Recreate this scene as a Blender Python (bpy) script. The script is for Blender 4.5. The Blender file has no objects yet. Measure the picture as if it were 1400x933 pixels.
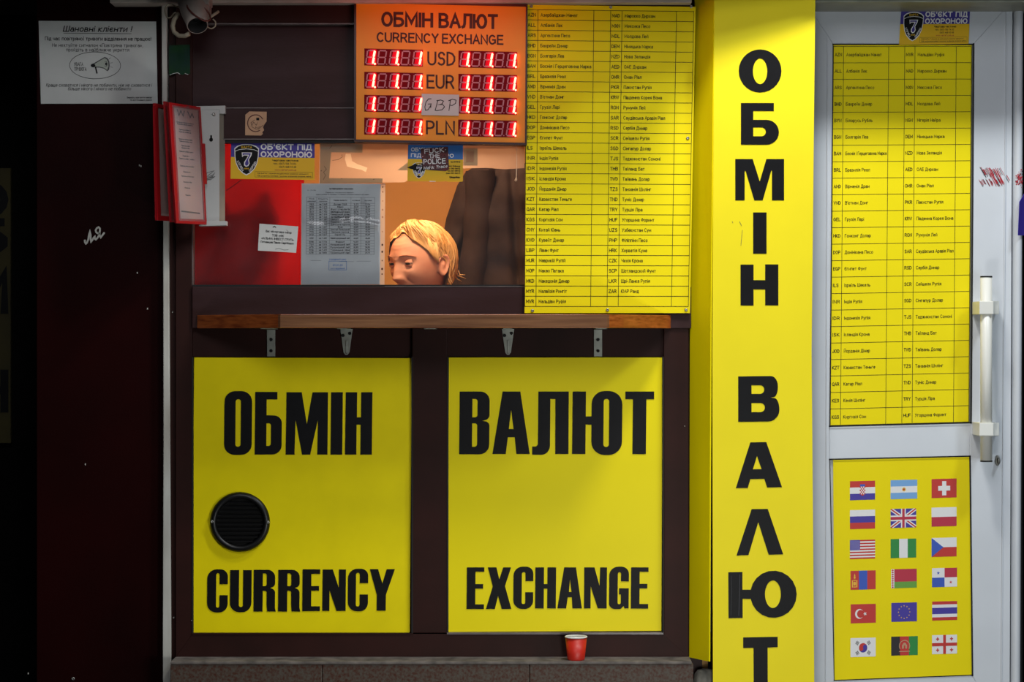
import bpy, bmesh, math, random
from mathutils import Vector, Matrix, noise

SC = bpy.context.scene
COL = SC.collection
# ---------------------------------------------------------------- camera, world, lights, exposure
D = 6.0            # camera distance from the facade plane (y = 0), metres
S = 0.0019         # metres per photograph pixel on the facade plane (1400 px wide frame)
ZC = 1.036         # camera height
cam_d = bpy.data.cameras.new('camera'); cam = bpy.data.objects.new('camera', cam_d); COL.objects.link(cam)
cam_d.sensor_width = 36.0; cam_d.lens = 36.0 * D / (1400 * S)
cam.location = (0, -D, ZC); cam.rotation_euler = (math.pi / 2, 0, 0)
cam_d.clip_start = 0.05; cam_d.clip_end = 100
SC.camera = cam

wd = bpy.data.worlds.new('night_sky'); SC.world = wd; wd.use_nodes = True
bg = wd.node_tree.nodes['Background']; bg.inputs[0].default_value = (0.35, 0.42, 0.6, 1); bg.inputs[1].default_value = 0.03

def area_light(name, loc, target, size, power, color, size_y=None, shape='DISK'):
    l = bpy.data.lights.new(name, 'AREA'); l.energy = power; l.color = color; l.size = size
    l.shape = shape
    if size_y: l.size_y = size_y
    o = bpy.data.objects.new(name, l); COL.objects.link(o); o.location = loc
    o.rotation_euler = (Vector(target) - Vector(loc)).to_track_quat('-Z', 'Y').to_euler()
    return o
area_light('awning_lamp_light', (0.58, -0.90, 2.9), (0.40, 0, 1.2), 0.30, 30, (1.0, 0.97, 0.90))
area_light('street_soft_light', (-0.3, -3.5, 2.95), (0.0, 0, 1.0), 1.3, 30, (0.97, 0.97, 1.0))
area_light('red_glow_light', (-0.17, -0.30, 1.90), (-0.17, -0.05, 1.83), 0.34, 0.45, (1.0, 0.10, 0.06), size_y=0.02, shape='RECTANGLE')  # added red lamp for the glow on the rate board, source unseen
area_light('street_lamp_light', (2.3, -1.8, 3.9), (1.0, 0, 0.6), 0.4, 46, (0.84, 0.93, 1.0))
area_light('low_right_fill_light', (1.9, -3.0, 0.6), (1.1, 0, 0.4), 0.7, 12, (0.84, 0.94, 1.0))  # added low fill brightening the lower door, no shop window there
area_light('low_fill_light', (0.5, -1.8, 0.22), (0.0, 0, 0.62), 0.3, 7.5, (1.0, 0.98, 0.92))  # added low fill for the yellow panels, kept below the view
area_light('booth_ceiling_light', (-0.30, 0.46, 2.15), (-0.30, 0.24, 1.2), 0.4, 27, (1.0, 0.60, 0.31))
area_light('booth_back_light', (-0.35, 0.85, 2.15), (-0.4, 1.6, 1.2), 0.3, 1.6, (1.0, 0.56, 0.27))
area_light('face_fill_light', (-0.22, 0.07, 1.68), (-0.30, 0.40, 1.20), 0.14, 4.8, (1.0, 0.64, 0.37))  # added warm fill for the woman's face, unseen above the window opening
SC.view_settings.view_transform = 'Standard'; SC.view_settings.look = 'None'
SC.view_settings.exposure = 0.0; SC.view_settings.gamma = 1.0; SC.view_settings.use_curve_mapping = False

# ---------------------------------------------------------------- mapping helpers
def W(px, py, o=0.0):
    """photograph pixel + protrusion from the facade plane (metres, towards the street) -> world"""
    f = (D - o) / D
    return Vector(((px - 700) * S * f, -o, ZC + (466.5 - py) * S * f))
class PX:
    def fb(s, x, y, o1, o0):
        f = W(x, y, o1); return f, Vector((f.x, -o0, f.z))
    def p(s, x, y, o): return W(x, y, o)
px = PX()
class Quad:
    """a flat sheet with its own local units (w x h, y down); corners are (px, py, protrusion)"""
    def __init__(s, tl, tr, br, bl, w, h, curl=None):
        s.c = [W(*tl), W(*tr), W(*br), W(*bl)]; s.w = w; s.h = h; s.curl = curl
        s.n = (s.c[1] - s.c[0]).cross(s.c[3] - s.c[0]).normalized()
        if s.n.y > 0: s.n = -s.n
    def p(s, x, y, o):
        u = x / s.w; v = y / s.h; c = s.c
        q = (c[0] * (1 - u) + c[1] * u) * (1 - v) + (c[3] * (1 - u) + c[2] * u) * v
        if s.curl: o = o + s.curl(u, v)
        return q + s.n * o
    def fb(s, x, y, o1, o0): return s.p(x, y, o1), s.p(x, y, o0)
def PQ(tl, tr, br, bl, o):
    """Quad on a vertical plane whose local units are photograph pixels (x0..x1, y0..y1 of the TL/BR box)"""
    x0, y0 = tl; x1 = tr[0]; y1 = bl[1]
    q = Quad((*tl, o), (*tr, o), (*br, o), (*bl, o), x1 - x0, y1 - y0)
    class M:
        def p(s, x, y, oo): return q.p(x - x0, y - y0, oo)
        def fb(s, x, y, a, b): return q.p(x - x0, y - y0, a), q.p(x - x0, y - y0, b)
    return M()

# ---------------------------------------------------------------- materials
def lin(c):
    c = c / 255.0
    return c / 12.92 if c <= 0.04045 else ((c + 0.055) / 1.055) ** 2.4
def L3(rgb): return tuple(lin(v) for v in rgb) + (1.0,)
MATS = {}
def mat(name, rgb, rough=0.6, metal=0.0, var=0.08, scale=6.0, bump=0.0, bscale=60.0, stretch=None, spec=0.5,
        emit=None, strength=0.0, trans=0.0, coat=0.0, var_rgb=None):
    m = bpy.data.materials.new(name); m.use_nodes = True; MATS[name] = m
    nt = m.node_tree; N = nt.nodes; K = nt.links
    b = N['Principled BSDF']
    base = L3(rgb)
    b.inputs['Roughness'].default_value = rough; b.inputs['Metallic'].default_value = metal
    b.inputs['Specular IOR Level'].default_value = spec
    if coat: b.inputs['Coat Weight'].default_value = coat
    if trans: b.inputs['Transmission Weight'].default_value = trans
    tc = N.new('ShaderNodeTexCoord'); mp = N.new('ShaderNodeMapping')
    K.new(tc.outputs['Object'], mp.inputs['Vector'])
    if stretch: mp.inputs['Scale'].default_value = stretch
    nz = N.new('ShaderNodeTexNoise'); nz.inputs['Scale'].default_value = scale; nz.inputs['Detail'].default_value = 5
    K.new(mp.outputs[0], nz.inputs['Vector'])
    mx = N.new('ShaderNodeMix'); mx.data_type = 'RGBA'
    rp = N.new('ShaderNodeMapRange'); rp.inputs[1].default_value = 0.35; rp.inputs[2].default_value = 0.7
    K.new(nz.outputs[0], rp.inputs[0]); K.new(rp.outputs[0], mx.inputs[0])
    other = L3(var_rgb) if var_rgb else tuple(max(0, v * (1 - var * 2.2)) for v in base[:3]) + (1,)
    mx.inputs[6].default_value = base; mx.inputs[7].default_value = other
    K.new(mx.outputs[2], b.inputs['Base Color'])
    if bump:
        nb = N.new('ShaderNodeTexNoise'); nb.inputs['Scale'].default_value = bscale; nb.inputs['Detail'].default_value = 4
        K.new(mp.outputs[0], nb.inputs['Vector'])
        bp = N.new('ShaderNodeBump'); bp.inputs['Strength'].default_value = bump; bp.inputs['Distance'].default_value = 0.002
        K.new(nb.outputs[0], bp.inputs['Height']); K.new(bp.outputs[0], b.inputs['Normal'])
    if emit:
        b.inputs['Emission Color'].default_value = L3(emit); b.inputs['Emission Strength'].default_value = strength
    return m
def glassmat(name, tint=(1, 1, 1), refl=0.06, haze=0.0, hazergb=(200, 205, 210), rough=0.02):
    """thin sheet: transparent with a Fresnel share of mirror and a little dust haze"""
    m = bpy.data.materials.new(name); m.use_nodes = True; MATS[name] = m
    nt = m.node_tree; N = nt.nodes; K = nt.links
    N.remove(N['Principled BSDF']); out = N['Material Output']
    t = N.new('ShaderNodeBsdfTransparent'); t.inputs[0].default_value = (*tint, 1)
    g = N.new('ShaderNodeBsdfGlossy'); g.inputs['Roughness'].default_value = rough
    d = N.new('ShaderNodeBsdfDiffuse'); d.inputs[0].default_value = L3(hazergb)
    fr = N.new('ShaderNodeFresnel'); fr.inputs[0].default_value = 1.45
    a = N.new('ShaderNodeMixShader'); K.new(fr.outputs[0], a.inputs[0]); K.new(t.outputs[0], a.inputs[1]); K.new(g.outputs[0], a.inputs[2])
    b = N.new('ShaderNodeMixShader')
    tc = N.new('ShaderNodeTexCoord'); nz = N.new('ShaderNodeTexNoise'); nz.inputs['Scale'].default_value = 9; nz.inputs['Detail'].default_value = 6
    K.new(tc.outputs['Object'], nz.inputs['Vector'])
    mr = N.new('ShaderNodeMapRange'); mr.inputs[1].default_value = 0.3; mr.inputs[2].default_value = 0.75
    mr.inputs[3].default_value = haze * 0.6; mr.inputs[4].default_value = haze * 1.4
    K.new(nz.outputs[0], mr.inputs[0]); K.new(mr.outputs[0], b.inputs[0])
    K.new(a.outputs[0], b.inputs[1]); K.new(d.outputs[0], b.inputs[2]); K.new(b.outputs[0], out.inputs[0])
    return m
def translucent(name, rgb, mixf=0.5, rgb2=None, scale=5):
    m = bpy.data.materials.new(name); m.use_nodes = True; MATS[name] = m
    nt = m.node_tree; N = nt.nodes; K = nt.links
    N.remove(N['Principled BSDF']); out = N['Material Output']
    d = N.new('ShaderNodeBsdfDiffuse'); t = N.new('ShaderNodeBsdfTranslucent')
    tc = N.new('ShaderNodeTexCoord'); nz = N.new('ShaderNodeTexNoise'); nz.inputs['Scale'].default_value = scale
    K.new(tc.outputs['Object'], nz.inputs['Vector'])
    mx = N.new('ShaderNodeMix'); mx.data_type = 'RGBA'; K.new(nz.outputs[0], mx.inputs[0])
    mx.inputs[6].default_value = L3(rgb); mx.inputs[7].default_value = L3(rgb2 or tuple(v * 0.85 for v in rgb))
    K.new(mx.outputs[2], d.inputs[0]); K.new(mx.outputs[2], t.inputs[0])
    s = N.new('ShaderNodeMixShader'); s.inputs[0].default_value = mixf
    K.new(d.outputs[0], s.inputs[1]); K.new(t.outputs[0], s.inputs[2]); K.new(s.outputs[0], out.inputs[0])
    return m

mat('yellow_sheet', (250, 231, 0), 0.5, var=0.03, scale=3, spec=0.22)
mat('yellow_dirty', (250, 230, 0), 0.5, var=0.04, scale=8, bump=0.05, spec=0.2)
mat('yellow_flat', (248, 228, 4), 0.6, var=0.02, spec=0.2)
mat('yellow_print', (238, 190, 0), 0.5, var=0.03)
mat('leaflet_paper', (172, 146, 140), 0.8, var=0.1)
mat('rack_metal', (184, 186, 184), 0.5, var=0.06, spec=0.3)
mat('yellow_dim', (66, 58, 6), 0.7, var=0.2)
mat('led_face', (236, 152, 8), 0.5, var=0.04)
mat('ink', (17, 17, 20), 0.5, var=0.1, scale=30, spec=0.18)
mat('ink_faint', (70, 70, 74), 0.8)
mat('ink_brown', (60, 22, 8), 0.6)
mat('ink_blue', (70, 120, 190), 0.8)
mat('ink_red', (190, 20, 25), 0.7)
mat('brown_frame', (50, 22, 18), 0.55, var=0.25, scale=5, bump=0.08, bscale=90, var_rgb=(36, 16, 12), spec=0.18)
mat('brown_panel', (56, 36, 38), 0.5, var=0.2, scale=4, stretch=(1, 1, 4), bump=0.1, var_rgb=(44, 22, 20), spec=0.2)
mat('brown_edge_lit', (110, 100, 98), 0.35, var=0.2, scale=20)  # paler brown that paints the light caught on frame edges
mat('maroon_wall', (34, 4, 4), 0.5, var=0.3, scale=2.5, bump=0.15, bscale=200, spec=0.06, var_rgb=(20, 3, 3))
mat('black_wall', (10, 8, 8), 0.8, var=0.3, spec=0.1)
mat('white_trim', (205, 205, 198), 0.55, var=0.18, scale=14, stretch=(1, 1, 0.3), var_rgb=(160, 156, 146))
mat('beige_metal', (188, 178, 168), 0.5, var=0.15, scale=10)
mat('grey_metal', (150, 150, 138), 0.45, metal=0.3, var=0.15, scale=12)
mat('awning_under', (60, 55, 50), 0.8, var=0.2)
mat('white_pvc', (214, 219, 226), 0.38, var=0.04, scale=5, bump=0.03, spec=0.5)
mat('handle_white', (236, 236, 228), 0.35, var=0.02)
mat('gasket', (14, 14, 14), 0.7)
mat('paper', (205, 208, 205), 0.85, var=0.05, scale=12, bump=0.1)
mat('paper_grey', (196, 202, 206), 0.8, var=0.05, scale=8, bump=0.12, bscale=30)
mat('paper_cream', (196, 168, 140), 0.85, var=0.08)
mat('tape', (170, 178, 166), 0.4, var=0.06)
mat('white_print', (236, 236, 236), 0.55, var=0.02)
mat('violet_blue', (64, 52, 150), 0.5, var=0.04)
mat('sky_blue_print', (48, 112, 190), 0.5, var=0.04)
mat('steel', (170, 170, 165), 0.35, metal=0.8, var=0.12, scale=30)
mat('zinc', (165, 168, 160), 0.5, metal=0.35, var=0.12, scale=40)
mat('dark_hole', (6, 6, 6), 0.9)
mat('black_plastic', (13, 13, 14), 0.4, var=0.1)
mat('wood', (176, 92, 38), 0.3, var=0.25, scale=9, stretch=(0.6, 4, 14), bump=0.12, bscale=20, coat=0.4, var_rgb=(120, 52, 18))
mat('wood_dark', (128, 88, 58), 0.3, var=0.25, scale=9, stretch=(0.6, 4, 14), bump=0.12, coat=0.5, var_rgb=(92, 58, 36))
mat('red_plastic', (150, 12, 20), 0.35, var=0.06)
mat('led_cell', (112, 4, 18), 0.6, var=0.1, spec=0.1)
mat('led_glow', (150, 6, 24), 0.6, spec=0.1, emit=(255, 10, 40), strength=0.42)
mat('led_off', (180, 112, 124), 0.4, var=0.05)
mat('led_lit', (255, 60, 40), 0.4, emit=(255, 84, 66), strength=14.0)
mat('led_frame', (48, 10, 6), 0.4)
mat('cup_red', (200, 38, 22), 0.45, var=0.04, scale=20)
mat('cup_white', (240, 240, 236), 0.5, var=0.02)
mat('granite', (86, 80, 72), 0.5, var=0.5, scale=170, bump=0.15, bscale=250, var_rgb=(74, 40, 28), spec=0.2)
mat('ledge_top', (120, 112, 106), 0.7, var=0.3, scale=30, bump=0.2)
mat('concrete', (120, 118, 110), 0.9, var=0.3, scale=25, bump=0.6, bscale=40)
mat('asphalt', (58, 58, 60), 0.9, var=0.2, scale=30, bump=0.5)
mat('green_sticker', (4, 56, 16), 0.5, var=0.2, scale=20, var_rgb=(6, 44, 46), spec=0.2)
mat('stamp', (200, 160, 125), 0.7, var=0.1, scale=30)
mat('tan_wall', (214, 168, 104), 0.8, var=0.05)
mat('cream_wall', (240, 226, 204), 0.8, var=0.03)
mat('desk_wood', (140, 100, 66), 0.5, var=0.2)
mat('coat_fabric', (58, 47, 47), 0.85, var=0.3, scale=12, bump=0.3, bscale=60, var_rgb=(42, 33, 34), spec=0.15)
mat('coat_dark', (30, 26, 28), 0.9)
mat('skin', (226, 168, 140), 0.5, var=0.06, scale=14, bump=0.06, bscale=90, var_rgb=(214, 146, 120), spec=0.35)
mat('hair', (226, 186, 130), 0.42, var=0.2, scale=14, stretch=(5, 5, 1), bump=0.5, bscale=40, var_rgb=(204, 156, 88))
mat('brow', (170, 112, 78), 0.8)
mat('yellow_gloss', (252, 232, 4), 0.62, var=0.02, spec=0.4)
mat('lips', (176, 84, 78), 0.5)
mat('eye_white', (165, 140, 126), 0.2)
mat('iris', (50, 40, 36), 0.15)
mat('sweater', (90, 40, 50), 0.9, var=0.2, scale=30, bump=0.4)
mat('cable', (150, 140, 120), 0.6, var=0.1)
mat('cable_red', (90, 40, 32), 0.6)
mat('camera_white', (150, 140, 132), 0.45, var=0.1, scale=15)
mat('flag_red', (200, 48, 40), 0.5, var=0.03); mat('flag_crimson', (190, 40, 66), 0.5, var=0.03)
mat('flag_blue', (66, 52, 160), 0.5, var=0.03); mat('flag_mid_blue', (52, 88, 190), 0.5, var=0.03)
mat('flag_sky', (120, 172, 226), 0.5, var=0.03); mat('flag_green', (36, 140, 60), 0.5, var=0.03)
mat('flag_lime', (104, 164, 60), 0.5, var=0.03); mat('flag_gold', (238, 190, 60), 0.5, var=0.03)
mat('flag_black', (30, 26, 30), 0.5, var=0.03)
mat('graffiti_red', (176, 24, 44), 0.6); mat('graffiti_black', (50, 40, 46), 0.6)
mat('sticker_dark', (58, 34, 40), 0.6, var=0.5, scale=60, var_rgb=(110, 40, 44))
glassmat('pane_glass', haze=0.025)
glassmat('sleeve', haze=0.10, rough=0.12)
translucent('sleeve_strip', (235, 225, 215), 0.75)
translucent('red_cloth', (240, 30, 26), 0.72, (170, 10, 18), 3)
translucent('cream_paper', (232, 206, 184), 0.72)
translucent('cream_bright', (255, 246, 232), 0.8, (255, 246, 232))
translucent('grey_tape', (186, 192, 176), 0.6)

# ---------------------------------------------------------------- mesh builder
class MB:
    def __init__(s): s.v = []; s.f = []; s.m = []; s.mats = []
    def mi(s, name):
        if name not in s.mats: s.mats.append(name)
        return s.mats.index(name)
    def face(s, pts, m):
        k = len(s.v); s.v.extend(pts); s.f.append(tuple(range(k, k + len(pts)))); s.m.append(s.mi(m))
    def poly(s, M, pts, o1, o0=None, m='ink', side=None):
        """flat polygon at protrusion o1, extruded back to o0"""
        n = len(pts); mi = s.mi(m)
        a = sum(pts[i][0] * pts[(i + 1) % n][1] - pts[(i + 1) % n][0] * pts[i][1] for i in range(n))
        if a > 0: pts = pts[::-1]
        if o0 is None:
            k = len(s.v); s.v.extend(M.p(x, y, o1) for x, y in pts); s.f.append(tuple(range(k, k + n))); s.m.append(mi); return
        k = len(s.v); fb = [M.fb(x, y, o1, o0) for x, y in pts]
        s.v.extend(f for f, b in fb); s.v.extend(b for f, b in fb)
        s.f.append(tuple(range(k, k + n))); s.m.append(mi)
        s.f.append(tuple(range(k + 2 * n - 1, k + n - 1, -1))); s.m.append(mi)
        ms = s.mi(side) if side else mi
        for i in range(n):
            j = (i + 1) % n
            s.f.append((k + i, k + n + i, k + n + j, k + j)); s.m.append(ms)
    def rect(s, M, x0, y0, x1, y1, o1, o0=None, m='ink', side=None):
        s.poly(M, [(x0, y0), (x1, y0), (x1, y1), (x0, y1)], o1, o0, m, side)
    def ell(s, M, cx, cy, rx, ry, o1, o0=None, m='ink', n=20, rot=0):
        c, sn = math.cos(rot), math.sin(rot)
        s.poly(M, [(cx + rx * math.cos(a) * c - ry * math.sin(a) * sn, cy + rx * math.cos(a) * sn + ry * math.sin(a) * c)
                   for a in (2 * math.pi * i / n for i in range(n))], o1, o0, m)
    def line(s, M, pts, t, o, m='ink'):
        """ribbon of full width t along pts"""
        pts = [Vector((a[0], a[1])) for a in pts]
        q = [pts[0]]
        for a in pts[1:]:
            if (a - q[-1]).length > 1e-6: q.append(a)
        pts = q
        if len(pts) < 2: return
        closed = (pts[0] - pts[-1]).length < 1e-4 and len(pts) > 3
        if closed: pts = pts[:-1]
        n = len(pts); h = t / 2; k = len(s.v); mi = s.mi(m)
        for i in range(n):
            if closed: d0 = (pts[i] - pts[i - 1]).normalized(); d1 = (pts[(i + 1) % n] - pts[i]).normalized()
            else:
                d0 = (pts[i] - pts[i - 1]).normalized() if i else (pts[1] - pts[0]).normalized()
                d1 = (pts[i + 1] - pts[i]).normalized() if i < n - 1 else d0
            tn = d0 + d1
            tn = tn.normalized() if tn.length > 1e-3 else d0
            nr = Vector((-tn.y, tn.x)); c = max(0.45, nr.dot(Vector((-d0.y, d0.x))))
            p = pts[i]
            if not closed:
                if i == 0: p = p - d1 * h * 0.8
                if i == n - 1: p = p + d0 * h * 0.8
            a = p + nr * (h / c); b = p - nr * (h / c)
            s.v.append(M.p(a.x, a.y, o)); s.v.append(M.p(b.x, b.y, o))
        for i in range(n if closed else n - 1):
            j = (i + 1) % n
            s.f.append((k + 2 * i, k + 2 * i + 1, k + 2 * j + 1, k + 2 * j)); s.m.append(mi)
    def box(s, x0, x1, y0, y1, z0, z1, m):
        k = len(s.v); mi = s.mi(m)
        s.v.extend(Vector(c) for c in ((x0, y0, z0), (x1, y0, z0), (x1, y1, z0), (x0, y1, z0), (x0, y0, z1), (x1, y0, z1), (x1, y1, z1), (x0, y1, z1)))
        for f in ((0, 3, 2, 1), (4, 5, 6, 7), (0, 1, 5, 4), (1, 2, 6, 5), (2, 3, 7, 6), (3, 0, 4, 7)):
            s.f.append(tuple(k + i for i in f)); s.m.append(mi)
    def tube(s, pts, r, m, n=8, taper=None, cap=True):
        pts = [Vector(p) for p in pts]; k = len(s.v); mi = s.mi(m); N = len(pts)
        up = Vector((0, 0, 1)); prev = None
        for i, p in enumerate(pts):
            d = (pts[min(i + 1, N - 1)] - pts[max(i - 1, 0)]).normalized()
            if prev is None:
                a = d.cross(up); a = a if a.length > 0.1 else d.cross(Vector((1, 0, 0))); a.normalize()
            else: a = (prev - d * prev.dot(d)).normalized()
            prev = a; b = d.cross(a); rr = r * (taper(i / (N - 1)) if taper else 1)
            for j in range(n):
                t = 2 * math.pi * j / n; s.v.append(p + (a * math.cos(t) + b * math.sin(t)) * rr)
        for i in range(N - 1):
            for j in range(n):
                j2 = (j + 1) % n
                s.f.append((k + i * n + j, k + i * n + j2, k + (i + 1) * n + j2, k + (i + 1) * n + j)); s.m.append(mi)
        if cap:
            s.f.append(tuple(k + j for j in range(n))[::-1]); s.m.append(mi)
            s.f.append(tuple(k + (N - 1) * n + j for j in range(n))); s.m.append(mi)
    def lathe(s, c, axis, prof, m, n=24, mats=None):
        """prof: (radius, height along axis)"""
        axis = Vector(axis).normalized(); a = axis.cross(Vector((0, 0, 1)))
        if a.length < 0.1: a = axis.cross(Vector((1, 0, 0)))
        a.normalize(); b = axis.cross(a); c = Vector(c); k = len(s.v)
        for r, h in prof:
            for j in range(n):
                t = 2 * math.pi * j / n; s.v.append(c + axis * h + (a * math.cos(t) + b * math.sin(t)) * r)
        for i in range(len(prof) - 1):
            mi = s.mi(mats[i] if mats else m)
            for j in range(n):
                j2 = (j + 1) % n
                s.f.append((k + i * n + j, k + i * n + j2, k + (i + 1) * n + j2, k + (i + 1) * n + j)); s.m.append(mi)
    def grid(s, fn, nu, nv, m):
        k = len(s.v); mi = s.mi(m)
        for i in range(nu + 1):
            for j in range(nv + 1): s.v.append(Vector(fn(i / nu, j / nv)))
        for i in range(nu):
            for j in range(nv):
                a = k + i * (nv + 1) + j
                s.f.append((a, a + 1, a + nv + 2, a + nv + 1)); s.m.append(mi)

def link(name, me, parent=None):
    o = bpy.data.objects.new(name, me); COL.objects.link(o)
    # origin at the bottom centre of the mesh
    if len(me.vertices):
        xs = [v.co.x for v in me.vertices]; ys = [v.co.y for v in me.vertices]; zs = [v.co.z for v in me.vertices]
        c = Vector(((min(xs) + max(xs)) / 2, (min(ys) + max(ys)) / 2, min(zs)))
        me.transform(Matrix.Translation(-c))
    else: c = Vector()
    if parent is not None:
        o.parent = parent
        w = Vector(parent['_o'])
        o.location = c - w
    else: o.location = c
    o['_o'] = tuple(c)
    return o
def obj(name, mb, parent=None, bevel=0, smooth=False, weld=False, solid=0, sub=0):
    me = bpy.data.meshes.new(name)
    me.from_pydata([tuple(v) for v in mb.v], [], mb.f)
    for n in mb.mats: me.materials.append(MATS[n])
    me.polygons.foreach_set('material_index', mb.m)
    if bevel or weld or solid:
        bm = bmesh.new(); bm.from_mesh(me)
        if weld: bmesh.ops.remove_doubles(bm, verts=bm.verts, dist=1e-5)
        if bevel:
            bmesh.ops.remove_doubles(bm, verts=bm.verts, dist=1e-5)
            ed = [e for e in bm.edges if len(e.link_faces) == 2 and e.calc_face_angle(0) > 0.6]
            bmesh.ops.bevel(bm, geom=ed, offset=bevel, segments=2, profile=0.6, affect='EDGES', clamp_overlap=True)
        if solid: bmesh.ops.solidify(bm, geom=bm.faces[:], thickness=solid)
        bm.to_mesh(me); bm.free()
    if smooth: me.polygons.foreach_set('use_smooth', [True] * len(me.polygons))
    me.update()
    return link(name, me, parent)
def tag(o, label=None, cat=None, group=None, kind=None):
    if label: o['label'] = label
    if cat: o['category'] = cat
    if group: o['group'] = group
    if kind: o['kind'] = kind
    return o
def thing(name, label, cat, loc, group=None):
    o = bpy.data.objects.new(name, None); COL.objects.link(o); o.location = loc; o['_o'] = tuple(loc)
    o.empty_display_size = 0.05
    return tag(o, label, cat, group)
def struct(name, mb, parent=None, **k):
    o = obj(name, mb, parent, **k)
    if parent is None: o['kind'] = 'structure'
    return o
def sroot(name, loc):
    o = bpy.data.objects.new(name, None); COL.objects.link(o); o.location = loc; o['_o'] = tuple(loc); o['kind'] = 'structure'
    return o
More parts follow.
